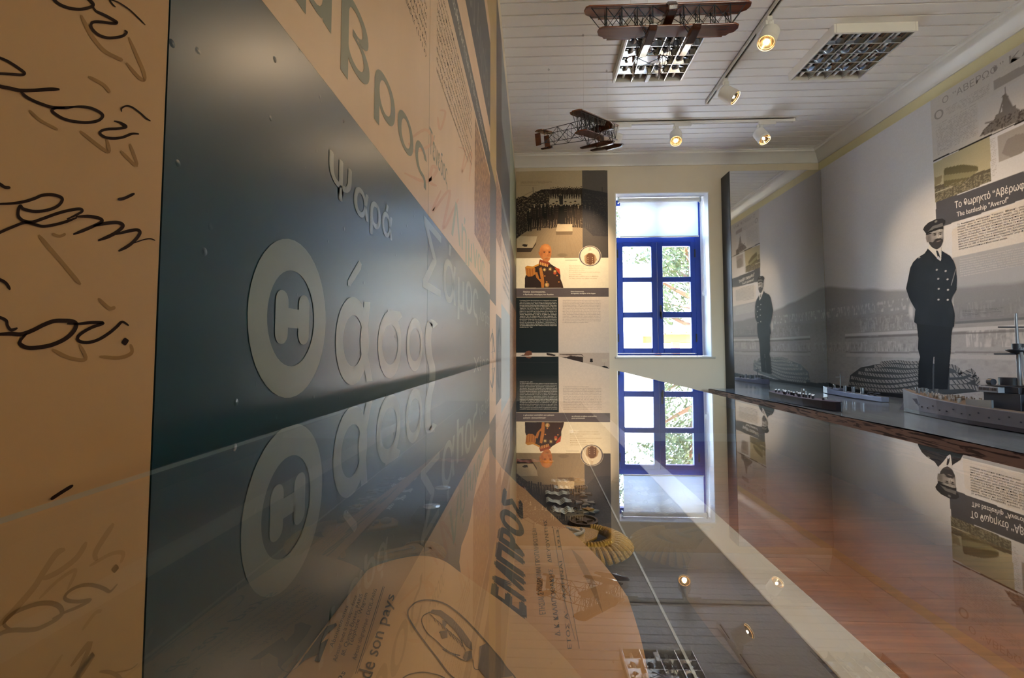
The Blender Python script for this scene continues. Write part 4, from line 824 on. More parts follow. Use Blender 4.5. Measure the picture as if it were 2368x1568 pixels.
block(['Η δέηση των αξιωματικών και του πληρώματος πριν τη ναυμαχία', 'Η παράταξη στο κατάστρωμα του θωρηκτού, Δεκέμβριος 1912', 'The officers and the crew on the deck of the battleship', 'before the naval battle, December 1912'], 1204, 1276, 420, 429, 'caption', cap, ragged=[1, 1, .78, .6], hf=.6)
block(['Προς τας Ευγενείς Δυνάμεις', 'Κυβερνήτας του στόλου του Αιγαίου', 'πολεμικά πλοία του στόλου', 'Με την βοήθειαν του Θεού και τας ευχάς του βασιλέως', 'και εν ονόματι του δικαίου', 'πλέω μεθ’ ορμής ακαθέκτου και με την πεποίθησιν', 'της νίκης εναντίον του εχθρού του γένους'], 1316, 1388, 616, 645, 'letter_text', mat('print_ochre_text', '#b89a62', .5, .05), ragged=[.55, .75, .5, 1, .4, .95, .9], hf=.45)
mb = MB(); mb.poly([FWpx(.0012)(x, y) for x, y in ((1307, 601.8), (1335.5, 601.6), (1335.5, 600.8), (1307, 601))]); mb.build('underline', cap, poster)

# ================================================================== MIRROR PANEL AND SHIP MURAL
mm = mat('wavy_mirror', '#dcdcdc', .03, 0, 5, metal=1.0); nt = mm.node_tree
nz = nt.nodes.new('ShaderNodeTexNoise'); nz.inputs['Scale'].default_value = 1.6; nz.inputs['Detail'].default_value = 1; tcn = nt.nodes.new('ShaderNodeTexCoord'); bp = nt.nodes.new('ShaderNodeBump'); bp.inputs['Strength'].default_value = .06; bp.inputs['Distance'].default_value = .05
nt.links.new(tcn.outputs['Object'], nz.inputs['Vector']); nt.links.new(nz.outputs[0], bp.inputs['Height']); nt.links.new(bp.outputs[0], nt.nodes['Principled BSDF'].inputs['Normal'])
XM_, ZM0, ZM1 = 3.25, .5, ZC + 2.035
mir = thing('mirror_panel', 'tall mirror on a deep black edged box between the window and the ship mural', 'mirror', (2.74, 5.5, ZM0))
MB().box(2.236, XM_, 5.415, YF - .001, ZM0, ZM1).build('box_frame', mat('black_edge', '#1b1a1b', .5, .05), mir)
MB().box(2.24, XM_ - .001, 5.412, 5.4148, ZM0, ZM1).build('mirror_sheet', mm, mir)
def pM(x, y): p = atX(x, y, XM_); return (p[1], p[2])
MW = lambda d=0.0: (lambda u, v: (XM_ - d, u, v)); MWpx = lambda d: (lambda x, y: atX(x, y, XM_ - d))
mural = thing('ship_mural', 'grey harbour mural of the battleship with a standing naval officer on the right wall', 'mural', (XM_, 3.6, ZM0))
ys = [5.412, pM(2024, 600)[0], pM(2197, 600)[0], 2.6, 1.6]
for a, b in zip(ys[1:], ys[:-1]): MB().box(XM_, XR - .001, a + .0007, b - .0007, ZM0, ZM1).build('board', mat('mural_board', '#c8c7c6', .4), mural)
cv = Canvas(5.41, 2.5, .58, ZM1, .0062, '#d6d7da')
U, V = cv.U, cv.V; n1 = vnoise(U * 30, V * 70, 11); n2 = vnoise(U * 9, V * 30, 12); n3 = vnoise(U * 120, V * 160, 13)
zv = lambda y, x=1914: pM(x, y)[1]
hz_t = np.interp(U, [2.5, 3.4, 3.9, 4.3, 4.8, 5.2, 5.41], [zv(705), zv(712), zv(706), zv(697), zv(680), zv(664), zv(660)]) + .02 * (vnoise(U * 6, V * 0, 5) - .5)
cv.mix(np.clip((hz_t - V) / .03, 0, 1) * .8, '#8f8d8c'); cv.mix(np.clip((zv(738) - V) / .04, 0, 1), '#9d9a98'); cv.mix(np.clip((zv(760) - V) / .2, 0, 1) * .8, '#b0aba7')
cv.mix(np.clip((n1 - .45) * 2, 0, 1) * .25 * (V < zv(735)), '#77736f')
def specks(y0, y1, x0, x1, col, dens, a=.9, sx=1.2, sy=4):
    w = (V < zv(y0)) & (V > zv(y1)) & (U < pM(x0, 700)[0]) & (U > pM(x1, 700)[0]); k = vnoise(U * 100 / sx, V * 110 / sy, int(y0)) * .7 + .3 * vnoise(U * 25, V * 60, 77); cv.mix(w * np.clip((k - dens) * 5, 0, 1) * a * .45, col)
specks(714, 735, 1900, 2100, '#e4e2df', .55); specks(745, 772, 1985, 2130, '#dedbd8', .5, .9, 1, 5); specks(745, 770, 1985, 2130, '#5a5653', .62, .8, 1, 5); specks(793, 812, 1900, 2130, '#d5d2cf', .5, .85, 1, 5); specks(795, 812, 1900, 2120, '#5f5b58', .6, .8, 1, 5); specks(735, 760, 2200, 2560, '#d8d4d0', .5, .7, 1, 5); specks(780, 806, 2230, 2560, '#efe9e2', .5, .8, 1, 6); specks(785, 806, 2230, 2560, '#7a726c', .62, .7, 1, 5)
for y, t, c in ((777, .012, '#cfccc9'), (783, .008, '#6f6b68'), (814, .006, '#7a7673'), (820, .016, '#bdb8b4')): cv.mix((np.abs(V - zv(y) - .004 * (n2 - .5)) < t) * .7 * (U < 5.1), c)
u, v = pM(2107, 720); cv.ell(u, v, .035, .085, '#dddad6', .8, .6)
cv.mix((V < zv(855)) * np.clip(n3 - .3, 0, 1) * .5, '#837d78')
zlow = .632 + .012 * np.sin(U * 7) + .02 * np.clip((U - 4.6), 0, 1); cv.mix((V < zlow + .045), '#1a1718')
# clipping and photographs, upper right
Z5 = lambda L: [pM(x / 3.408 + 1880, y / 3.408 + 100) for x, y in L]
ext = 3200
def band(p0, p1, q0, q1, col, a=1.0, mul=False):
    """strip through two traced edges (upper left->right, lower left->right), carried on to the end of the board"""
    A, B, C_, D_ = [np.array(pM(*p)) for p in (p0, p1, q0, q1)]; f = lambda P, Q: tuple(P + (Q - P) * ((2.5 - P[0]) / (Q[0] - P[0]))); cv.poly([tuple(A), f(A, B), f(C_, D_), tuple(C_)], col, a, mul)
band((2150, 205), (2368, 60), (2158, 372), (2368, 277), '#c9c3bb', .75)
cols = vnoise(U * 220, V * 0, 3) * .5 + .5
def fine(L, dv=.0125, col='#8d8680', a=.5):
    ins = cv.inpoly(Z5(L)); cv.mix(ins * ((V / dv) % 1 < .5) * np.clip(vnoise(U * 130, np.floor(V / dv), 8) * 2 - .4, 0, 1) * a, col)
fine([(965, 650), (1290, 470), (1300, 720), (985, 880)]); fine([(1045, 520), (1390, 320), (1395, 400), (1060, 570)]); fine([(1395, 760), (1440, 740), (1450, 1030), (1410, 1060)])
cv.poly(Z5([(1420, 300), (1700, 150), (1700, 215), (1425, 375)]), '#a29c97'); cv.poly(Z5([(1300, 480), (1700, 240), (1700, 590), (1310, 740)]), '#cfccca', .8)
sh = [(1310, 740), (1345, 680), (1430, 600), (1445, 560), (1490, 540), (1500, 440), (1485, 420), (1512, 405), (1515, 330), (1522, 405), (1545, 415), (1530, 440), (1570, 500), (1605, 480), (1600, 510), (1640, 530), (1720, 500), (1720, 580)]
cv.poly(Z5(sh), '#6f6862', .9); ins = cv.inpoly(Z5([(1330, 690), (1430, 600), (1720, 490), (1720, 580), (1330, 735)])); cv.mix(ins * np.clip((n3 - .5) * 5, 0, 1) * .8, '#3f3833')
cv.line(Z5([(1512, 405)])[0], Z5([(1470, 550)])[0], .012, '#7a736d'); cv.line(Z5([(1520, 405)])[0], Z5([(1570, 500)])[0], .012, '#7a736d'); cv.line(Z5([(1360, 630)])[0], Z5([(1440, 610)])[0], .01, '#77706a')
cv.poly(Z5([(1455, 730), (1720, 610), (1720, 830), (1470, 940)]), '#a19a95', .9); cv.poly(Z5([(1490, 870), (1530, 760), (1600, 720), (1720, 700), (1720, 830), (1560, 900)]), '#8a837e', .8)
cv.poly(Z5([(950, 945), (1395, 735), (1405, 1090), (965, 1255)]), '#b5ad8e'); cv.poly(Z5([(958, 1130), (1402, 985), (1405, 1090), (965, 1255)]), '#5f5b4b'); cv.poly(Z5([(1035, 985), (1180, 955), (1300, 970), (1305, 1000), (1240, 1050), (1160, 1120), (1030, 1130)]), '#6a6448'); cv.poly(Z5([(1030, 1040), (1300, 1005), (1240, 1055), (1030, 1085)]), '#8f8a68'); cv.poly(Z5([(960, 1060), (1020, 1040), (1010, 1100), (960, 1130)]), '#8d8468')
ins = cv.inpoly(Z5([(960, 1150), (1402, 1010), (1405, 1090), (965, 1255)])); cv.mix(ins * np.clip((n3 - .55) * 5, 0, 1) * .6, '#a8a084'); cv.line(Z5([(965, 1180)])[0], Z5([(1100, 1130)])[0], .006, '#cfc8ac')
band((2158, 371.5), (2368, 276.5), (2158, 374.8), (2368, 279.8), '#1f1b1a')
band((2164, 468.3), (2368, 396.5), (2166, 528), (2368, 461), '#4e4f55')
band((2202, 530), (2368, 461.2), (2202, 596), (2368, 560), '#d6d0c8', .75)
band((2202, 596), (2368, 560), (2208, 743.5), (2368, 733.5), '#77777a', .55); band((2208, 743.5), (2368, 733.5), (2208, 749), (2368, 739.5), '#6b6c6f', .9)
# oval outline drawing further along (seen in the mirror)
th = np.linspace(0, 2 * math.pi, 40)
for k in range(39): cv.line((2.78 + .09 * math.cos(th[k]), ZC + .75 + .2 * math.sin(th[k])), (2.78 + .09 * math.cos(th[k + 1]), ZC + .75 + .2 * math.sin(th[k + 1])), .012, '#3a3434')
pr_ = [(2.98, ZC + .05), (2.5, ZC + .1), (2.5, ZC + .55), (2.9, ZC + .5)]; cv.poly(pr_, '#8a7a6a'); cv.mix(cv.inpoly(pr_) * np.clip((n3 - .4) * 3, 0, 1) * .7, '#4f4238'); cv.mix(cv.inpoly(pr_) * np.clip((n2 - .5) * 3, 0, 1) * .6, '#b8a996'); cv.c *= (.985 + .03 * n1)[..., None]
cv.build('printed_sheet', lambda u, v: (np.full_like(u, XM_ - .0008), u, v), print_mat('mural_print', .55, .1), mural)
dk = mat('print_charcoal', '#3b3a3c', .45, .05); lt = mat('print_title_grey', '#d8d6d2', .45, .03); hg = mat('print_heading_grey', '#99938e', .45, .03)
def mtext(s, p0, p1, hpx, m, name, bold=0.0, mb=None, res=3, d=.0018):
    """line of text on the mural: baseline px start -> px end, capital height in px at the start"""
    b = mb or MB(); (u0, v0), (u1, v1) = pM(*p0), pM(*p1); h = pM(*p0)[1] - pM(p0[0], p0[1] + hpx)[1]; a, f = glyphs(s, bold, res)
    x0, x1 = a[:, 0].min(), a[:, 0].max(); k = h / .72
    lay(b, a, f, bold, lambda a: [MW(d)(u0 + (u1 - u0) * (p[0] - x0) / (x1 - x0), v0 + (v1 - v0) * (p[0] - x0) / (x1 - x0) + p[1] * k) for p in a])
    if mb is None: b.build(name, m, mural)
hy = lambda x: 241 - .599 * (x - 2180)
for w_, xa_, xb_ in (('Ο', 2180, 2194), ('“ΑΒΕΡΩΦ”', 2204, 2322), ('ΚΑΙ', 2335, 2404)): mtext(w_, (xa_, hy(xa_)), (xb_, hy(xb_)), 15 + (xa_ - 2180) * .02, hg, 'heading_lettering')
mtext('Ο', (2162, 279), (2182, 270), 20, hg, 'heading_lettering', .02)
mtext('Το θωρηκτό “Αβέρωφ”', (2209, 482), (2378, 433), 15.5, lt, 'title_lettering', .018); mtext('The battleship "Averof"', (2213.5, 501.5), (2333, 467.5), 11.5, lt, 'title_lettering', .014)
gl = ['Το  θωρακισμένο  καταδρομικό  “Γεώργιος  Αβέρωφ”,  γνωστό  ως  “Θωρηκτό', 'Αβέρωφ”  είναι  το  πιο  ένδοξο  πολεμικό  σκάφος  της  σύγχρονης  ελληνικής', 'ιστορίας. Ναυπηγήθηκε στο Λιβόρνο της Ιταλίας μεταξύ 1905-1910 και πήρε το', 'όνομα του εθνικού ευεργέτη Γεωργίου Αβέρωφ που κατέβαλε μέρος του', 'τιμήματος της αγοράς του. Είχε εκτόπισμα 10.118 τόνων, πλήρωμα 670 ανδρών,', 'ταχύτητα 22,5 κόμβων. Από άποψη πυρός διέθετε 12 πυροβόλα, 14 πυροβόλα', 'και τορπιλοσωλήνες. Ήταν η ναυαρχίδα του ελληνικού στόλου στους Βαλκανικούς', 'πολέμους και αρχηγός του ο ναύαρχος της Ελλάδος και της Λήμνου', 'όπως στις ναυμαχίες του Παύλου Κουντουριώτη. Πήρε μέρος στις επιχειρήσεις', 'δεκαετία του 1980 το θρυλικό πλοίο του “ναυτικού” στην Φλοίσβο του Πειραιά', 'συντηρήθηκε και μετατράπηκε σε πλωτό ναυτικό μουσείο.']
mb = MB()
for i, s in enumerate(gl): t = i / 10; mtext(s, (2214.5 + 3 * t, 521.5 + 57 * t), (2330 if i == 10 else 2428, (552 if i == 10 else 462 + (527 - 462) * t)), 3.6, dk, '', .006, mb, 2)
mb.build('greek_text', dk, mural)
el_ = ['The armored cruiser “Georgios Averof”, known as “battleship Averof” is the most glorious warship in modern Greek', 'history. It was built in Livorno, Italy between 1905-1910 and it was named after the national', 'benefactor Georgios Averof who paid part of its price. It had displacement of 10,118 tons and', 'speed of 22.5 knots, with a crew of 670 men and a firepower of 12 guns and 14 guns', 'and it was the flagship of the Greek fleet in the Balkan wars under Admiral Pavlos', 'Kountouriotis. It played a leading role in the naval battles of Elli and Limnos', 'and it took part in Second World War. It was decommissioned in 1952. Since the 1980s', 'the ship has been berthed at the Floisvos marina of Piraeus Port, serving as a floating museum.']
mb = MB()
for i, s in enumerate(el_): t = i / 7; mtext(s, (2219.5 + 2 * t, 602 + 38 * t), (2440, 560 + (600 - 560) * t), 3.2, lt, '', .008, mb, 2)
mb.build('english_text', lt, mural)
mb = MB()
for i, (y, x) in enumerate(((719, 2321), (722, 2310), (727, 2316), (730, 2282))): mtext('Το θωρηκτό στο λιμάνι The battleship in the harbour'[: 44 - 4 * i], (2226, y), (x, y - (x - 2226) * .07), 1.8, dk, '', 0, mb, 1)
mb.build('caption', dk, mural)
# the naval officer: cut-out photograph
zo = lambda L: [pM(x / 3.733 + 2080, y / 3.733 + 480) for x, y in L]
allp = zo([(50, 80), (510, 1580)]); cv = Canvas(pM(2090, 600)[0], pM(2222, 600)[0], pM(2150, 901)[1], pM(2150, 500)[1], .0021, '#1c1e21')
parts = dict(
 cap=[(205, 190), (215, 165), (250, 130), (320, 97), (375, 93), (400, 110), (396, 140), (380, 150), (382, 190), (345, 195), (290, 220), (240, 240), (228, 222)],
 face=[(230, 230), (262, 213), (378, 190), (380, 250), (380, 290), (362, 335), (330, 362), (295, 350), (262, 320), (255, 302), (238, 300), (230, 268)],
 collar=[(250, 345), (262, 325), (300, 345), (345, 350), (362, 345), (368, 400), (362, 455), (340, 420), (325, 440), (290, 400), (262, 370)],
 jacket=[(248, 350), (262, 370), (300, 410), (328, 440), (358, 460), (366, 420), (362, 365), (390, 385), (440, 415), (470, 460), (490, 520), (500, 620), (495, 710), (460, 770), (450, 800), (470, 870), (480, 920), (475, 1030), (455, 1035), (150, 1005), (128, 990), (138, 890), (140, 880), (110, 830), (85, 780), (58, 700), (75, 620), (95, 520), (120, 470), (160, 430), (220, 395)],
 legs=[(150, 1000), (165, 1130), (160, 1220), (180, 1290), (165, 1350), (163, 1570), (287, 1570), (287, 1400), (298, 1290), (304, 1290), (300, 1570), (418, 1570), (430, 1400), (445, 1250), (450, 1100), (466, 1020)])
m_ = np.zeros(cv.U.shape, bool)
for p in parts.values(): m_ |= cv.inpoly(zo(p))
cv.m = m_
cv.poly(zo(parts['legs']), '#17181b'); cv.poly(zo(parts['jacket']), '#1b1e21'); cv.poly(zo(parts['face']), '#8f8b88'); cv.poly(zo(parts['collar']), '#dcd9d3'); cv.poly(zo(parts['cap']), '#2c2c2f')
km = (pM(2100, 600)[0] - pM(2101, 600)[0]) / 3.733; kv = (pM(2150, 600)[1] - pM(2150, 601)[1]) / 3.733
def eo(x, y, rx, ry, col, a=1.0, soft=.6): u, v = zo([(x, y)])[0]; cv.ell(u, v, rx * km, ry * kv, col, a, soft)
eo(345, 245, 34, 45, '#d3cec8', .9, 1); eo(300, 250, 30, 40, '#aaa5a0', .7, 1); eo(258, 270, 22, 50, '#5f5b59', .8, 1)
cv.poly(zo([(256, 295), (290, 300), (315, 275), (345, 265), (380, 272), (378, 300), (355, 345), (325, 362), (292, 350), (262, 322)]), '#3d3a39'); eo(335, 272, 40, 10, '#2a2726', .9, .6); eo(340, 290, 22, 6, '#a08f88', .7, .6); eo(345, 255, 10, 16, '#d8d3cc', .7, .8)
for x, y in ((308, 236), (354, 230)): eo(x, y, 20, 11, '#4a4643', .8, .9); eo(x + 3, y, 9, 7, '#131212', 1, .5); eo(x, y - 13, 22, 6, '#1e1c1b', 1, .6)
cv.line(zo([(336, 232)])[0], zo([(346, 258)])[0], .004, '#6a6562', .8); eo(262, 272, 10, 20, '#7d7875', .9, .5)
cv.poly(zo([(236, 222), (290, 160), (375, 132), (381, 160), (300, 182), (242, 232)]), '#6f6e6c'); cv.poly(zo([(262, 218), (345, 188), (384, 186), (380, 204), (300, 222)]), '#a5a29d'); cv.poly(zo([(228, 224), (262, 200), (380, 168), (382, 176), (264, 212), (232, 240)]), '#1d1d1f'); eo(318, 120, 14, 12, '#8f8d88', .8)
cv.poly(zo([(318, 372), (332, 370), (346, 400), (360, 455), (335, 432), (325, 400)]), '#202124'); cv.poly(zo([(258, 362), (300, 405), (330, 440), (300, 480), (250, 400)]), '#15181c'); cv.poly(zo([(366, 380), (400, 400), (420, 430), (362, 470)]), '#15181c')
for x, y in ((325, 538), (402, 548), (338, 615), (418, 620), (342, 702), (422, 710), (340, 795), (420, 797)): eo(x, y, 10, 10, '#cfcbc4', 1, .5)
cv.poly(zo([(158, 428), (180, 420), (184, 432), (168, 440)]), '#b9b5ae'); cv.line(zo([(490, 530)])[0], zo([(450, 670)])[0], .007, '#8f8c88')
cv.mix(cv.inpoly(zo(parts['jacket'])) * np.clip(vnoise(cv.U * 18, cv.V * 14, 4) - .45, 0, 1) * .6, '#2c3033')
cv.build('printed_officer', lambda u, v: (np.full_like(u, XM_ - .0028), u, v), print_mat('mural_print', .55, .1), mural)
# coiled hawser behind him
rd, rl, rm_ = MB(), MB(), MB(); fd, fl = MWpx(.0016), MWpx(.0022)
def rope(pts, w, light=MB):
    stroke(rm_, pts, w * .72, MWpx(.0019), False, 8); L = smoothline(pts, 8); acc = 0
    for i in range(1, len(L)):
        acc += np.linalg.norm(L[i] - L[i - 1])
        if acc > w * .5:
            acc = 0; t = (L[i] - L[i - 1]); t /= np.linalg.norm(t) + 1e-9; n = np.array([-t[1], t[0]]); p = L[i]
            stroke(rl if light else rl, [p - n * w * .40 - t * w * .30, p, p + n * w * .40 + t * w * .30], w * .17, fl, True, 3)
rd.poly([fd(x, y) for x, y in ((1962, 893), (1966, 868), (1990, 850), (2030, 842), (2080, 838), (2128, 840), (2196, 842), (2225, 862), (2245, 866), (2262, 888), (2268, 905), (2200, 912), (2100, 912), (2000, 905))])
for k, (a, b, c_, d_) in enumerate((((2035, 840), (2075, 836), (2100, 839), (2130, 838)), ((2022, 848), (2060, 845), (2100, 848), (2130, 846)), ((2000, 855), (2045, 856), (2090, 859), (2130, 856)), ((1985, 862), (2030, 868), (2085, 870), (2130, 864)), ((1968, 873), (2010, 880), (2070, 882), (2130, 874)), ((1962, 886), (2000, 890), (2060, 894), (2130, 885)), ((1975, 896), (2030, 902), (2080, 904), (2130, 896)))): rope([a, b, c_, d_], 9.5)
for pts in (((2196, 846), (2212, 852), (2222, 866)), ((2196, 868), (2225, 866), (2246, 858), (2254, 872)), ((2196, 884), (2230, 882), (2256, 872), (2262, 890)), ((2196, 896), (2240, 894), (2264, 900))): rope(list(pts), 14)
rm_.build('printed_rope', mat('print_rope_mid', '#857e77', .5, .45, 26), mural); rd.build('printed_rope_shadow', mat('print_rope_dark', '#1d1a19', .45), mural); o = rl.build('printed_rope_strands', mat('print_rope_light', '#231f1d', .5, .1, 30), mural); o['kind'] = 'stuff'
# ================================================================== SEA DIORAMA AND SHIP MODELS
ZW = ZC - .42
wsea = mat('diorama_sea', '#6a7177', .14, .35, 4, .12, spec=.6, stretch=(6, 1, 1), bscale=6)
wm = bpy.data.materials.new('wave_print'); wm.use_nodes = True; nt = wm.node_tree; N, L = nt.nodes, nt.links; b = N['Principled BSDF']; b.inputs['Roughness'].default_value = .4
tcn = N.new('ShaderNodeTexCoord'); mp = N.new('ShaderNodeMapping'); mp.inputs['Scale'].default_value = (1, .55, 5.5); mp.inputs['Rotation'].default_value = (.05, 0, 0); L.new(tcn.outputs['Object'], mp.inputs[0])
nz = N.new('ShaderNodeTexNoise'); nz.inputs['Scale'].default_value = 9; nz.inputs['Detail'].default_value = 6; nz.inputs['Distortion'].default_value = 1.3; L.new(mp.outputs[0], nz.inputs['Vector'])
cr = N.new('ShaderNodeValToRGB'); e = cr.color_ramp.elements; e[0].position = .44; e[0].color = (*lin('#2a140c'), 1); e[1].position = .5; e[1].color = (*lin('#7d6557'), 1)
L.new(nz.outputs[0], cr.inputs[0]); L.new(cr.outputs[0], b.inputs['Base Color'])
xa = lambda y: 2.04 + (1.95 - 2.04) * (y - 1.2) / (5.41 - 1.2)
dio = thing('sea_diorama', 'long low plinth with a glossy printed sea below the ship mural', 'plinth', (2.6, 3.3, 0))
MB().prism([(xa(1.2), 1.2, ZW - .16), (3.249, 1.2, ZW - .16), (3.249, 5.41, ZW - .16), (xa(5.41), 5.41, ZW - .16)], (0, 0, .151)).build('wave_front', wm, dio)
MB().grid(lambda u, v: (xa(1.2 + 4.21 * v) + (3.249 - xa(1.2 + 4.21 * v)) * u, 1.2 + 4.21 * v, ZW - .003 + .002 * math.sin(9 * u + 23 * v)), 24, 90).build('sea_surface', wsea, dio, smooth=True)
MB().box(2.5, 3.2, 1.4, 5.3, 0, ZW - .16).build('support', mat('plinth_dark', '#3a322c', .6), dio)
hullm = mat('hull_grey', '#716b6e', .5, .12, 12, .05); dkgrey = mat('bridge_dark_grey', '#2a2a30', .45, .15, 20); brass = mat('deck_figures', '#9b948e', .4, .3, 60)
boot = mat('boot_topping', '#3a3134', .5); silver = mat('ship_fittings', '#9aa0a6', .25, .1, metal=.7)
def hull(mb, path, ztop, zbot, flare=.85):
    """path: list of (distance, half beam, deck height) along local y; closed hull"""
    n = len(path); vs = []
    for y, h, t in path: vs += [(-h * flare, y, zbot), (-h, y, t), (h, y, t), (h * flare, y, zbot)]
    fs = []
    for i in range(n - 1):
        a, b_ = i * 4, i * 4 + 4
        for k in range(3): fs.append((a + k, a + k + 1, b_ + k + 1, b_ + k))
        fs.append((a + 3, a, b_, b_ + 3))
    fs += [(0, 1, 2, 3), tuple((n - 1) * 4 + k for k in (3, 2, 1, 0))]
    return mb.add(vs, fs)
class Loc:
    def __init__(s, t, o, ang): s.t, s.o, s.R = t, Vector(o), Matrix.Rotation(ang, 3, 'Z')
    def part(s, name, mb, m, par=None, smooth=False, bevel=0.0):
        mb.v = [tuple(s.o + s.R @ Vector(p)) for p in mb.v]; return mb.build(name, m, par or s.t, smooth, bevel)
# battleship: bow away from the viewer, local +y = bow
p0 = Vector((2.62, 2.65, ZW)); ship = thing('model_battleship', 'large grey battleship model with tripod mast and crew at the bow', 'model ship', p0)
S = Loc(ship, p0, math.radians(3.5))
bowp = [(-.95, .06, .10), (-.9, .1, .10), (-.6, .15, .10), (-.1, .16, .102), (.2, .15, .108), (.42, .115, .118), (.6, .07, .13), (.72, .03, .142), (.79, .006, .155)]
hu = S.part('hull', hull(MB(), bowp, 0, .022, .92), hullm, bevel=.003)
S.part('boot_stripe', hull(MB(), [(y, h * .925, .0235) for y, h, t in bowp], 0, 0.001, .98), boot, hu)
S.part('ram_bow', MB().prism([(-.004, .79, .15), (-.004, .785, .08), (-.004, .81, .03), (-.004, .83, .003), (-.004, .74, .003), (-.004, .74, .08)], (.008, 0, 0)), hullm, hu)
def sidex(y): return np.interp(y, [q[0] for q in bowp], [q[1] for q in bowp])
for i in range(26):
    y = .62 - i * .055; zz = .055 + .018 * ((i * 7) % 3 == 0); x = -sidex(y) * (.92 + .08 * (zz - .022) / .08)
    S.part('porthole', MB().cyl((x - .003, y, zz), (x + .006, y, zz), .0042, n=8), dkgrey, hu)
S.part('anchor_stain', MB().prism([(-sidex(.62) * .97 - .002, .65, .1), (-sidex(.62) * .97 - .003, .6, .104), (-sidex(.6) * .97 - .003, .57, .08), (-sidex(.6) * .96 - .003, .6, .06)], (.002, 0, 0)), boot, hu)
S.part('deck', MB().prism([(-h * .97, y, t) for y, h, t in bowp[::-1]] + [(h * .97, y, t) for y, h, t in bowp], (0, 0, .0015)) if False else MB().grid(lambda u, v: ((2 * u - 1) * .96 * sidex(-.95 + 1.74 * v), -.95 + 1.74 * v, np.interp(-.95 + 1.74 * v, [q[0] for q in bowp], [q[2] for q in bowp]) + .001), 4, 30), mat('ship_deck', '#7a6c60', .6, .1, 30), hu)
rs = random.Random(9)
for y in (.66, .64, .57):
    for s in (-.4, .4): S.part('bollard', MB().cyl((s * sidex(y), y, .135), (s * sidex(y), y, .165), .006, n=10).cyl((s * sidex(y), y, .165), (s * sidex(y), y, .17), .009, n=10), silver)
cr_ = MB()
for i in range(70):
    y = rs.uniform(.2, .56); s = rs.uniform(-.95, .3); x = s * sidex(y) * .9; zd = np.interp(y, [q[0] for q in bowp], [q[2] for q in bowp])
    cr_.tube([(x, y, zd), (x, y, zd + .016), (x, y, zd + .02)], [.0042, .0052, .002], 6).obox((x, y, zd + .0235), (.006, .006, .007))
o = S.part('deck_crew', cr_, brass); o['kind'] = 'stuff'
S.part('breakwater', MB().prism([(-.125, .22, .105), (-.14, .06, .105), (-.14, .06, .15), (-.125, .22, .14)], (.012, 0, 0)), silver)
S.part('breakwater', MB().prism([(.125, .22, .105), (.14, .06, .105), (.14, .06, .15), (.125, .22, .14)], (-.012, 0, 0)), silver)
S.o = S.o + S.R @ Vector((0, .31, 0))
t1 = S.part('gun_turret', MB().lathe([(.085, .105), (.085, .15), (.07, .165), (.001, .167)], (0, -1.0, 0), n=24), dkgrey, None, True)
for s in (-1, 1): S.part('gun_barrel', MB().cyl((s * .025, -1.06, .14), (s * .025, -1.17, .15), .009, .007, n=10), dkgrey, t1)
br = S.part('bridge', MB().box(-.1, .1, -.36, -.17, .1, .19).box(-.085, .085, -.34, -.14, .19, .225).box(-.11, .11, -.3, -.19, .225, .23), dkgrey, bevel=.004)
S.part('conning_tower', MB().cyl((0, -.22, .23), (0, -.22, .27), .045, n=20), dkgrey, br, True)
S.part('chart_house', MB().box(-.12, -.03, -.27, -.16, .19, .222), mat('chart_house_grey', '#85878c', .5), br, bevel=.002)
for i in range(5): S.part('bridge_window', MB().box(-.122, -.118, -.262 + i * .02, -.248 + i * .02, .2, .215), boot, br)
for s in (-1, 1): S.part('searchlight', MB().cyl((s * .07, -.2, .245), (s * .07, -.175, .245), .018, n=14), dkgrey, br, True)
mt = S.part('mast', MB().cyl((0, -.27, .23), (0, -.27, .62), .011, .006, n=12), mat('mast_grey', '#7c7d82', .4, .1, metal=.3), None, True)
for s in (-1, 1): S.part('tripod_leg', MB().cyl((s * .09, -.4, .12), (0, -.28, .45), .008, n=8), mt.data.materials[0], mt, True)
S.part('fighting_top', MB().lathe([(.02, .4), (.05, .42), (.05, .425), (.024, .425), (.024, .455), (.001, .457)], (0, -.27, 0), n=18), dkgrey, mt, True)
for zz, ln in ((.4, .13), (.545, .1)): S.part('yard', MB().cyl((-ln, -.27, zz), (ln, -.27, zz), .004, .004, n=6), dkgrey, mt)
for y in (-.45, -.6, -.75): S.part('funnel', MB().lathe([(.045, .1), (.045, .3), (.048, .3), (.048, .31), (.038, .31), (.038, .29)], (0, y, 0), n=20), dkgrey, None, True)
S.part('stern_house', MB().box(-.1, .1, -.86, -.4, .1, .16), dkgrey, bevel=.004)
# dark torpedo boat near the front edge
p1 = Vector((2.08, 3.80, ZW)); tb = thing('model_torpedo_boat', 'dark torpedo boat model with white headed crew at the diorama edge', 'model ship', p1); S = Loc(tb, p1, math.radians(180) + math.radians(1.5))
dkh = mat('dark_hull', '#1c1820', .35, .1, 20); dkd = mat('purple_grey_deck', '#5f5c74', .4, .1, 20)
bp_ = [(-.44, .03, .07), (-.40, .05, .068), (-.2, .062, .062), (.1, .06, .06), (.3, .04, .062), (.42, .018, .066), (.455, .004, .07)]
hu = S.part('hull', hull(MB(), bp_, 0, .002, .85), dkh, bevel=.002); bx_ = lambda y: np.interp(y, [q[0] for q in bp_], [q[1] for q in bp_])
S.part('deck', MB().grid(lambda u, v: ((2 * u - 1) * .9 * bx_(-.43 + .87 * v), -.43 + .87 * v, np.interp(-.43 + .87 * v, [q[0] for q in bp_], [q[2] for q in bp_]) + .001), 4, 16), dkd, hu)
S.part('rudder', MB().box(-.003, .003, -.475, -.43, .005, .055), dkh, hu)
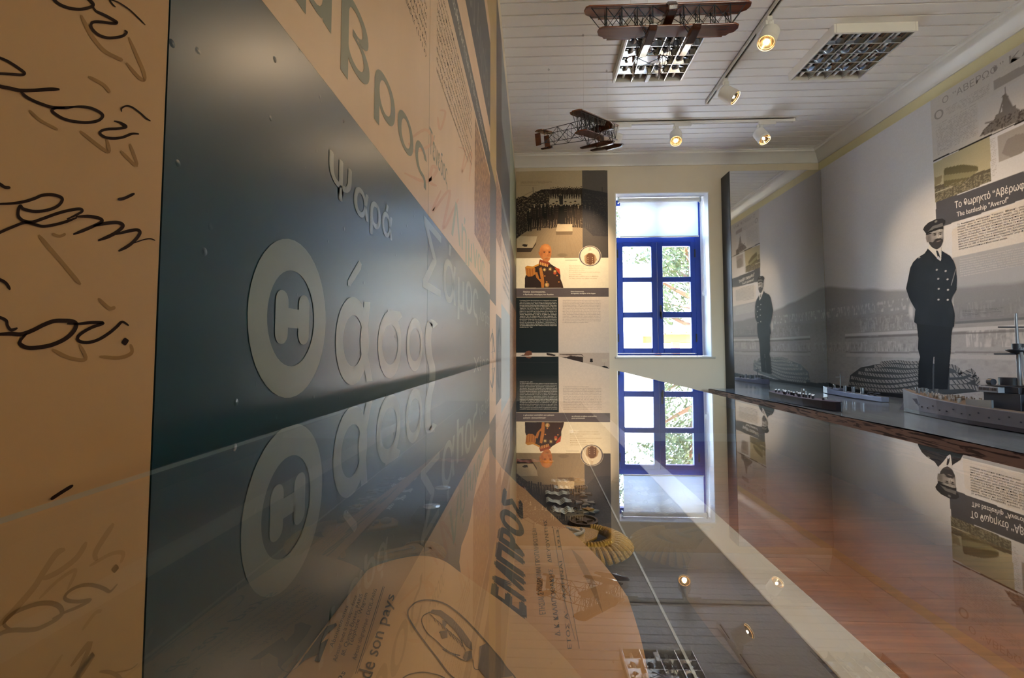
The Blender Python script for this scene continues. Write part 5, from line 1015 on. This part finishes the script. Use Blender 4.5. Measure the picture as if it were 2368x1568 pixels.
S.part('funnel', MB().cyl((0, .02, .06), (0, .02, .125), .012, n=14), silver, None, True); S.part('ventilator', MB().cyl((.0, .05, .06), (.0, .05, .11), .009, n=12), silver, None, True)
for y in (-.12, .26): S.part('deck_gun', MB().cyl((0, y, .062), (0, y, .078), .008, n=8).cyl((0, y, .078), (0, y + .05, .082), .004, n=6), dkh)
hd, bd = MB(), MB()
for i in range(34):
    y = -.36 + i * .0165 + rs.uniform(-.004, .004); x = rs.uniform(-.02, .045); bd.cyl((x, y, .062), (x, y, .085), .004, n=6); hd.obox((x, y, .089), (.008, .008, .008))
o = S.part('deck_crew', bd, dkh); o['kind'] = 'stuff'; o = S.part('crew_caps', hd, mat('white_caps', '#e8e8ea', .4)); o['kind'] = 'stuff'
# light destroyer further in
p2 = Vector((2.86, 4.42, ZW)); ds = thing('model_destroyer', 'slim silver destroyer model with mast and funnels beside the mirror', 'model ship', p2); S = Loc(ds, p2, math.radians(-2))
lg = mat('destroyer_grey', '#7d8090', .3, .12, 20, metal=.3); bp_ = [(-.42, .03, .04), (-.3, .042, .04), (0, .045, .04), (.2, .035, .043), (.33, .034, .06), (.45, .004, .066)]
hu = S.part('hull', hull(MB(), bp_, 0, .002, .9), lg, bevel=.002); S.part('forecastle', MB().box(-.03, .03, .16, .24, .045, .065), lg, bevel=.003)
for y in (.1, -.02, -.14): S.part('funnel', MB().cyl((0, y, .04), (0, y, .095), .014, n=14), silver, None, True)
S.part('mast', MB().cyl((0, .17, .06), (0, .17, .20), .006, .003, n=8), silver, None, True); S.part('yard', MB().cyl((-.04, .17, .17), (.04, .17, .17), .002, n=5), silver)
S.part('ventilator', MB().tube([(0, .26, .06), (0, .26, .085), (0, .28, .095)], .008, 8), silver, None, True)
for y in (-.3, -.22, .3): S.part('deck_gun', MB().cyl((0, y, .04), (0, y, .06), .01, n=8).cyl((0, y, .062), (0, y - .06, .066), .005, n=6), dkgrey)
# ================================================================== GLASS DISPLAY CASE ALONG THE LEFT WALL
ZB, ZG = ZC - .41, ZC - .05                     # table surface, underside line of the glass top
GX0, GX1, GY0, GY1, GYJ = -.16, .206, -.55, 3.80, 2.0
case = thing('display_case', 'long glass topped display case standing along the printed wall', 'display case', (.13, 1.6, 0))
tablem = mat('case_lining', '#3a363b', .75, .06, 60, .15)
MB().box(-.19, .40, GY0 - .02, GY1 + .03, 0, ZB - .03).build('cabinet', mat('cabinet_grey', '#8d8a86', .5), case, bevel=.004)
MB().box(-.19, .382, GY0 - .03, GY1 + .06, ZB - .03, ZB).build('base_board', tablem, case)
MB().box(.382, .46, GY0 - .03, GY1 + .06, ZB - .035, ZB + .001).build('front_rail', mat('rail_ivory', '#dccfbe', .4, .03), case, bevel=.003)
gm_ = glass_mat('case_glass', (.97, .985, .98), 1.1, .035); gv_ = glass_mat('side_glass', (.97, .985, .98), .55); edgem = mat('glass_edge', '#8fa0a4', .2, .1, 30, spec=.6)
T = .0022
for a, b in ((GY0, GYJ - .001), (GYJ + .001, GY1)):
    g = MB().poly([(GX0, a, ZG), (GX1, a, ZG), (GX1, b, ZG), (GX0, b, ZG)]).build('glass_top', gm_, case)
    mb = MB(); 
    for p, q in (((GX0, a), (GX0, b)), ((GX1, a), (GX1, b)), ((GX0, b), (GX1, b))): mb.add([(*p, ZG - .0003), (*q, ZG - .0003), (*q, ZG - T), (*p, ZG - T)], [(0, 1, 2, 3)])
    mb.build('polished_edge', edgem, g)
def vpane(name, x, a, b): 
    g = MB().add([(x, a, ZB), (x, b, ZB), (x, b, ZG - T), (x, a, ZG - T)], [(0, 1, 2, 3)]).build(name, gv_, case)
    if name == 'front_pane': MB().box(x - .002, x + .002, a, b, ZB, ZB + .0015).build('pane_seal', mat('clear_seal', '#9da3a3', .4), g)
for a, b in ((GY0, GYJ - .001), (GYJ + .001, GY1)): vpane('front_pane', GX1 - .003, a, b); vpane('back_pane', GX0 + .003, a, b)
MB().add([(GX0, GY1 - .003, ZB), (GX1, GY1 - .003, ZB), (GX1, GY1 - .003, ZG - T), (GX0, GY1 - .003, ZG - T)], [(0, 1, 2, 3)]).build('end_pane', gv_, case)
for y in (1.04, 2.4): MB().lathe([(.002, 0), (.011, 0), (.011, .014), (.004, .014), (.004, .010), (.001, .010)], (GX1 - .016, y, ZB), n=16).build('pane_stop', mat('white_nylon', '#f2f0ec', .4), case, smooth=True)

# ------------------------------------------------------------------ medals on ribbons
rib = mat('ribbon_silk', '#ecebdc', .45, .1, 90); ribl = mat('ribbon_stripe', '#6f7f7c', .5, .1, 60); bronze = mat('bronze', '#5d4326', .35, .25, 30, .1, metal=.9); silv = mat('old_silver', '#8e8b86', .3, .25, 30, .1, metal=.9)
redr = mat('red_ribbon', '#b3261c', .5, .15, 60); gold = mat('gilt', '#b78a36', .3, .2, 40, .05, metal=.9); goldthread = mat('gold_thread', '#b5831f', .3, .35, 120, .35, metal=.45); silthread = mat('silver_thread', '#a8a4a0', .3, .3, 120, .3, metal=.85)
def star(mb, cx_, cy_, r0, r1, n, z0, th, rot=0.0):
    pts = [(cx_ + (r0 if k % 2 == 0 else r1) * math.cos(rot + k * math.pi / n), cy_ + (r0 if k % 2 == 0 else r1) * math.sin(rot + k * math.pi / n), z0) for k in range(2 * n)]; mb.prism(pts, (0, 0, th))
def cross(mb, cx_, cy_, r, z0, th):
    for k in range(4):
        a = k * math.pi / 2; c_, s_ = math.cos(a), math.sin(a); pts = [(0.12 * r, -.1 * r), (r, -.42 * r), (r * .88, 0), (r, .42 * r), (.12 * r, .1 * r)]
        mb.prism([(cx_ + x * c_ - y * s_, cy_ + x * s_ + y * c_, z0) for x, y in pts], (0, 0, th))
def medal(x0, x1, y, kind, label, wavy=.0, rm=rib, w=.030, pm_=bronze):
    t = thing('medal', label, 'medal', ((x0 + x1) / 2, y, ZB), 'medals on ribbons in the case'); z0 = ZB + .001; ln = x1 - x0; pr = .020 if kind == 'disc' else .026; xr = x1 - 2 * pr - .01
    f = lambda u, v: (x0 + (xr - x0) * u, y - w / 2 + w * v, z0 + .002 + wavy * (1 + math.sin(u * 9 + v)) * .5 + .0015 * math.sin(u * 20))
    r_ = MB().grid(f, 18, 3).build('ribbon', rm, t, smooth=True)
    for v in (.22, .5, .78): MB().grid(lambda u, q, v=v: (lambda p: (p[0], p[1], p[2] + .0004))(f(u, v - .05 + .1 * q)), 18, 1).build('ribbon_stripe', ribl, r_)
    MB().tube([(xr + .004 + .005 * math.cos(a), y, z0 + .006 + .005 * math.sin(a)) for a in [k * .7 for k in range(10)]], .0012, 6).build('ring', pm_, t, smooth=True)
    cx_ = x1 - pr
    if kind == 'disc':
        d = MB().lathe([(.001, .004), (pr * .8, .004), (pr * .86, .0055), (pr, .005), (pr, .001), (.001, .001)], (cx_, y, z0), n=28).build('medal_disc', pm_, t, smooth=True); mb = MB(); mb.lathe([(.001, .007), (.005, .006), (.008, .004)], (cx_, y, z0), n=12); mb.build('relief_head', pm_, d, smooth=True)
    elif kind == 'cross': mb = MB(); cross(mb, cx_, y, pr, z0, .004); c_ = mb.build('medal_cross', pm_, t); MB().lathe([(.001, .007), (.007, .006), (.009, .003)], (cx_, y, z0), n=16).build('centre_boss', silv, c_, smooth=True)
    else: mb = MB(); star(mb, cx_, y, pr * 1.1, pr * .55, 6, z0, .006); c_ = mb.build('medal_star', silv, t, bevel=.001); mb = MB(); star(mb, cx_, y, pr * .6, pr * .3, 4, z0 + .006, .003); mb.build('star_centre', gold, c_)
    return t
medal(.057, .162, 1.517, 'disc', 'small round bronze medal on a short pale ribbon, farthest of the row'); medal(.061, .162, 1.446, 'disc', 'round bronze medal on a flat pale ribbon, second in the row')
medal(.035, .166, 1.381, 'cross', 'bronze cross medal on a long wavy striped ribbon', .004); medal(.035, .165, 1.304, 'cross', 'cross medal with silver boss on a wavy pale ribbon', .007, w=.034, pm_=silv); medal(.049, .165, 1.235, 'star', 'silver star order on a broad pale ribbon', .005, w=.040)
medal(-.063, .075, 1.769, 'disc', 'gilt medal on a red ribbon near the middle of the case', .004, redr, .04, gold)
br_ = thing('round_brooch', 'large round bronze plaque beside the silver star order', 'medal', (.119, 1.159, ZB)); z0 = ZB + .001
MB().lathe([(.001, .004), (.027, .004), (.03, .008), (.035, .008), (.035, 0), (.001, 0)], (.119, 1.159, z0), n=32).build('plaque', bronze, br_, smooth=True)
mb = MB(); star(mb, .119, 1.159, .022, .010, 5, z0 + .004, .004); mb.build('relief_star', bronze, br_)
# boxed coins
def coin_box(x0, x1, y0, y1, m, m2, label):
    t = thing('coin_box', label, 'coin box', ((x0 + x1) / 2, (y0 + y1) / 2, ZB), 'boxed medals in the case')
    MB().box(x0, x1, y0, y1, ZB + .0005, ZB + .018).build('box_body', m, t, bevel=.008, seg=4); MB().box(x0 + .006, x1 - .006, y0 + .006, y1 - .006, ZB + .018, ZB + .0195).build('velvet_tray', m2, t, bevel=.004)
    MB().lathe([(.001, .004), (.019, .004), (.022, .005), (.022, 0)], ((x0 + x1) / 2, (y0 + y1) / 2, ZB + .0195), n=28).build('silver_coin', mat('bright_silver', '#dfe3e8', .12, .05, 20, metal=1.0), t, smooth=True)
coin_box(-.103, -.022, 1.135, 1.25, mat('black_leatherette', '#17130f', .4), mat('black_velvet', '#141214', .8), 'black box holding a bright silver medal'); coin_box(-.10, -.02, 1.30, 1.40, mat('maroon_leatherette', '#5a1d1c', .4), mat('maroon_velvet', '#4a1a1b', .8), 'maroon box holding a bright silver medal')
# epaulettes: gold strap, padded crescent, bullion fringe
def epaulette(cx_, cy_, ang, label, k=1.0):
    t = thing('epaulette', label, 'epaulette', (cx_, cy_, ZB), 'gold epaulettes in the case'); R = Matrix.Rotation(ang, 3, 'Z'); W = lambda x, y, zz: Vector((cx_, cy_, ZB)) + R @ Vector((x * k, y * k, zz * k))
    out = [(-.10, -.030), (0, -.034), (.035, -.046), (.06, -.04), (.07, 0), (.06, .04), (.035, .046), (0, .034), (-.10, .030), (-.108, 0)]
    MB().prism([W(x, y, .020 + .004) for x, y in out], (0, 0, .006)).build('strap', goldthread, t, bevel=.002)
    mb = MB(); path = [W(.05 + .052 * math.cos(a), .056 * math.sin(a), .026) for a in [(-1.9 + 3.8 * i / 60) for i in range(61)]]; mb.tube(path, [(.0095 + .0016 * (i % 2)) * k for i in range(61)], 10); mb.build('crescent', goldthread, t, smooth=True)
    for i in range(21):
        a = -1.75 + 3.5 * i / 20; c_, s_ = math.cos(a), math.sin(a); pth = [W(.05 + r_ * c_, r_ * 1.05 * s_, zz) for r_, zz in ((.055, .024), (.072, .024), (.088, .016), (.098, .006))]
        L_ = []
        for q in range(3):
            for u in range(6): L_.append(pth[q].lerp(pth[q + 1], u / 6))
        L_.append(pth[3]); MB().tube(L_, [(.0052 + .0009 * (j % 2)) * k for j in range(len(L_))], 8).build('bullion_cord', goldthread, t, smooth=True)
    an = MB(); an.tube([W(-.06, 0, .034), W(.0, 0, .036), W(.03, 0, .034)], .0035 * k, 8); an.tube([W(.022, -.022, .033), W(.034, -.01, .035), W(.036, 0, .035), W(.034, .01, .035), W(.022, .022, .033)], .0035 * k, 8); an.tube([W(-.045, -.014, .033), W(-.045, .014, .033)], .003 * k, 8); an.build('silver_anchor', silthread, t, smooth=True)
    cw = MB(); cw.lathe([(.012 * k, 0), (.014 * k, .006 * k), (.008 * k, .011 * k), (.001, .012 * k)], W(-.078, 0, .030), n=14); cw.build('silver_crown', silthread, t, smooth=True)
    return t
epaulette(.075, 1.035, math.radians(-28), 'gold epaulette with silver anchor lying near the round bronze plaque', .9); epaulette(-.062, .945, math.radians(150), 'gold epaulette half hidden behind the curled newspaper', .55)

# ------------------------------------------------------------------ newspapers
newsm = mat('old_newsprint', '#c99a6b', .75, .12, 9, .04); news2 = mat('brown_newsprint', '#bd8757', .75, .14, 9, .04); inkm = mat('news_ink', '#2b2019', .7, .15, 40); inkg = mat('news_grey_ink', '#5a4636', .7, .15, 40)
prof_px = [(850, 1318), (900, 1297), (970, 1284), (1023, 1294), (1067, 1324), (1112, 1356), (1171, 1398), (1250, 1463), (1340, 1560)]
PRF = [(-.157, ZC - .214)] + [(lambda p: (p[0], p[2]))(atY(x, y, .45)) for x, y in prof_px] + [(.075, ZC - .34), (.095, ZC - .37), (.105, ZB + .002)]
PX_ = np.array([p[0] for p in PRF]); PZ_ = np.array([p[1] for p in PRF])
n1_ = thing('curled_newspaper', 'curled French newspaper with an oval portrait at the near end of the case', 'newspaper', (0, .25, ZB))
mb = MB(); k = len(PRF)
fine_ = smoothline(PRF, 5); k = len(fine_)
mb.add([(p[0], y, p[1]) for y in (-.12, .449) for p in fine_], [(i, i + 1, k + i + 1, k + i) for i in range(k - 1)]); mb.build('sheet', newsm, n1_, smooth=True)
fx = np.array([p[0] for p in fine_]); fz = np.array([p[1] for p in fine_])
def on1(x, y, d=.0006):
    r_ = ray(x, y)
    lo, hi = .03, 1.2
    g = lambda t: (r_[2] * t + ZC) - np.interp(r_[0] * t, fx, fz)
    for _ in range(40):
        m = (lo + hi) / 2
        if g(m) > d: lo = m
        else: hi = m
    p = r_ * lo; return (p[0], p[1], p[2] + ZC)
z3 = lambda L: [(x / 3.383 + 550, y / 3.383 + 1250) for x, y in L]
def ntext(par, s, p0, p1, h, m, fm, bold=0.0, name='printed_text', res=2):
    mb = MB(); p0, p1 = np.array(p0, float), np.array(p1, float); d = p1 - p0; n = np.array([d[1], -d[0]]) / np.linalg.norm(d); h0, h1 = h if isinstance(h, tuple) else (h, h)
    text_quad(mb, s, [p0, p1, p1 + n * h1, p0 + n * h0], fm, bold, res); return mb.build(name, m, par)
ntext(n1_, 'de son pays', (858, 1572), (913, 1377), (36, 20), inkm, on1, .006, 'headline')
for i, (s, a, b) in enumerate((('Abonnements', (770, 1498), (806, 1402)), ('Adresser toute la correspondance', (778, 1530), (826, 1378)), ('88, Champs-Élysées, PARIS', (797, 1517), (839, 1375)), ('Téléphone : Wagram', (814, 1495), (850, 1372)), ('Adresse télégraphique : EXCEL-PARIS', (823, 1527), (872, 1363)))): ntext(n1_, s, a, b, (10, 8), inkg, on1)
mb = MB(); stroke(mb, [(822, 1558), (850, 1470), (886, 1356)], 1.6, on1, False); stroke(mb, [(826, 1558), (854, 1470), (889, 1357)], 1.0, on1, False); mb.build('column_rule', inkg, n1_)
mb = MB()
mb.poly([on1(x, y) for x, y in z3([(310, 1076), (480, 880), (490, 860), (455, 960), (540, 880), (640, 740), (700, 670), (770, 645), (775, 665), (700, 730), (620, 850), (470, 985), (420, 1020), (350, 1076)])]); mb.poly([on1(x, y) for x, y in z3([(450, 975), (560, 860), (710, 765), (640, 950), (600, 940), (620, 890), (540, 925), (470, 985)])]); mb.build('title_letter', inkm, n1_)
ntext(n1_, 'ans', (776, 1585), (800, 1556), 12, inkm, on1)
mb = MB(); oval = [(1340, 530), (1400, 480), (1500, 465), (1620, 495), (1740, 580), (1860, 700), (1990, 850), (2090, 980), (2180, 1100), (2100, 1180), (1900, 1180), (1690, 1076), (1560, 920), (1430, 750), (1345, 620), (1330, 560), (1345, 525)]; stroke(mb, z3(oval), 3.2, on1, False)
stroke(mb, z3([(1290, 1076), (1350, 1045), (1450, 1030), (1560, 1050), (1620, 1076)]), 2.6, on1, False); mb.build('oval_frame', inkg, n1_)
mb = MB(); mb.poly([on1(x, y) for x, y in z3([(1520, 540), (1590, 545), (1680, 610), (1760, 700), (1830, 800), (1835, 860), (1790, 830), (1720, 730), (1650, 650), (1580, 590), (1500, 565)])]); mb.poly([on1(x, y) for x, y in z3([(1890, 830), (1950, 800), (2060, 920), (2150, 1060), (2050, 1076), (1940, 1076), (1880, 1000), (1890, 900)])]); mb.poly([on1(x, y) for x, y in z3([(1600, 620), (1640, 640), (1620, 680), (1600, 660)])]); mb.poly([on1(x, y) for x, y in z3([(1580, 710), (1640, 700), (1640, 760), (1600, 770)])]); mb.poly([on1(x, y) for x, y in z3([(1780, 870), (1830, 860), (1835, 920), (1790, 945), (1760, 920)])]); mb.build('portrait_shading', mat('news_portrait_ink', '#6f5643', .7, .2, 60), n1_)
mb = MB(); stroke(mb, z3([(1500, 560), (1450, 590), (1440, 640), (1480, 720), (1560, 790), (1610, 840), (1700, 900), (1770, 935), (1830, 900)]), 2.2, on1, False); stroke(mb, z3([(1600, 850), (1680, 885), (1740, 900)]), 3, on1); stroke(mb, z3([(1840, 930), (1850, 1000), (1890, 1010)]), 2, on1); stroke(mb, z3([(1610, 625), (1650, 650)]), 5, on1); stroke(mb, z3([(1575, 720), (1640, 715)]), 5, on1); stroke(mb, z3([(1640, 640), (1700, 700), (1745, 770), (1760, 830)]), 3, on1)
for q in range(9): stroke(mb, z3([(1500 + q * 26, 575 + q * 22), (1530 + q * 28, 600 + q * 26), (1545 + q * 30, 640 + q * 28)]), 1.3, on1)
for q in range(8): stroke(mb, z3([(1905 + q * 22, 850 + q * 26), (1900 + q * 22, 930 + q * 24)]), 1.6, on1)
mb.build('portrait_lines', inkg, n1_)
# torn newspaper lying on a clear riser
A2, B2 = -.30, -.68; N2z = lambda x: ZC + A2 + B2 * x           # sheet leans: high toward the wall, resting on the lining at its outer edge
def at2(x, y, d=0.0):
    r_ = ray(x, y); t = (A2 + d) / (r_[2] - B2 * r_[0]); return _w(r_, t)
n2_ = thing('torn_newspaper', 'torn brown Greek newspaper with a heavy slanted masthead', 'newspaper', (.15, .75, ZB))
out2 = [(1062, 1300), (1067, 1263), (1076, 1240), (1082, 1224), (1088, 1200), (1096, 1150), (1105, 1102), (1114, 1070), (1126, 1040), (1134, 1032), (1140, 1052), (1160, 1082), (1172, 1094), (1200, 1122), (1217, 1134), (1232, 1150), (1262, 1176), (1300, 1212), (1332, 1240), (1362, 1268), (1392, 1300), (1424, 1340), (1452, 1382), (1466, 1424), (1480, 1470), (1492, 1520), (1500, 1568), (1500, 1640), (1300, 1640), (1150, 1560), (1080, 1420)]
def on2(x, y, d=.0004): return tuple(at2(x, y, d))
mb = MB(); mb.prism([at2(x, y, -.0006) for x, y in out2], (0, 0, .0006)); mb.build('sheet', news2, n2_)
mb = MB(); text_quad(mb, 'ΕΜΠΡΟΣ', [(1214, 1428), (1206, 1152), (1166, 1132), (1138, 1388)], on2, .06, 2, .25); mb.build('masthead', inkm, n2_)
for s, a, b, h in (('ΕΤΗΣΙΑΙ ΣΥΝΔΡΟΜΑΙ ΠΡΟΠΛΗΡΩΤΕΑΙ', (1262, 1420), (1240, 1222), (14, 9)), ('Δ. Κ. ΚΑΛΑΠΟΘΑΚΗΣ   ΔΙΕΥΘΥΝΤΗΣ', (1296, 1470), (1264, 1202), (12, 7)), ('ΕΤΟΣ Α΄    ΑΘΗΝΑΙ    1913', (1322, 1500), (1292, 1225), (9, 6))): ntext(n2_, s, a, b, h, inkm, on2, .008)
mb = MB()
for a, b, w in (((1278, 1216), (1306, 1390), 1.2), ((1290, 1222), (1340, 1500), 1.2), ((1306, 1390), (1330, 1480), 1.2)): stroke(mb, [a, ((a[0] + b[0]) / 2, (a[1] + b[1]) / 2), b], w, on2, False)
mb.build('column_rule', inkg, n2_)
mb = MB(); mb.poly([on2(x, y, .0003) for x, y in ((1320, 1268), (1345, 1290), (1375, 1345), (1395, 1420), (1360, 1350))]); mb.build('fold_stain', mat('news_stain', '#94683f', .8), n2_)
rs_ = thing('acrylic_riser', 'sloping clear acrylic stand under the torn newspaper', 'stand', (-.0, .7, ZB)); ag = glass_mat('acrylic', (.97, .98, .98), .6)
MB().prism([(-.085, .62, N2z(-.085) - .0052), (.09, .62, N2z(.09) - .0052), (.09, .86, N2z(.09) - .0052), (-.085, .86, N2z(-.085) - .0052)], (0, 0, .004)).build('sloping_plate', ag, rs_)
for x in (-.075, .08):
    for y in (.64, .84): MB().cyl((x, y, ZB), (x, y, N2z(x) - .0045), .003, n=10).build('leg', ag, rs_, smooth=True)
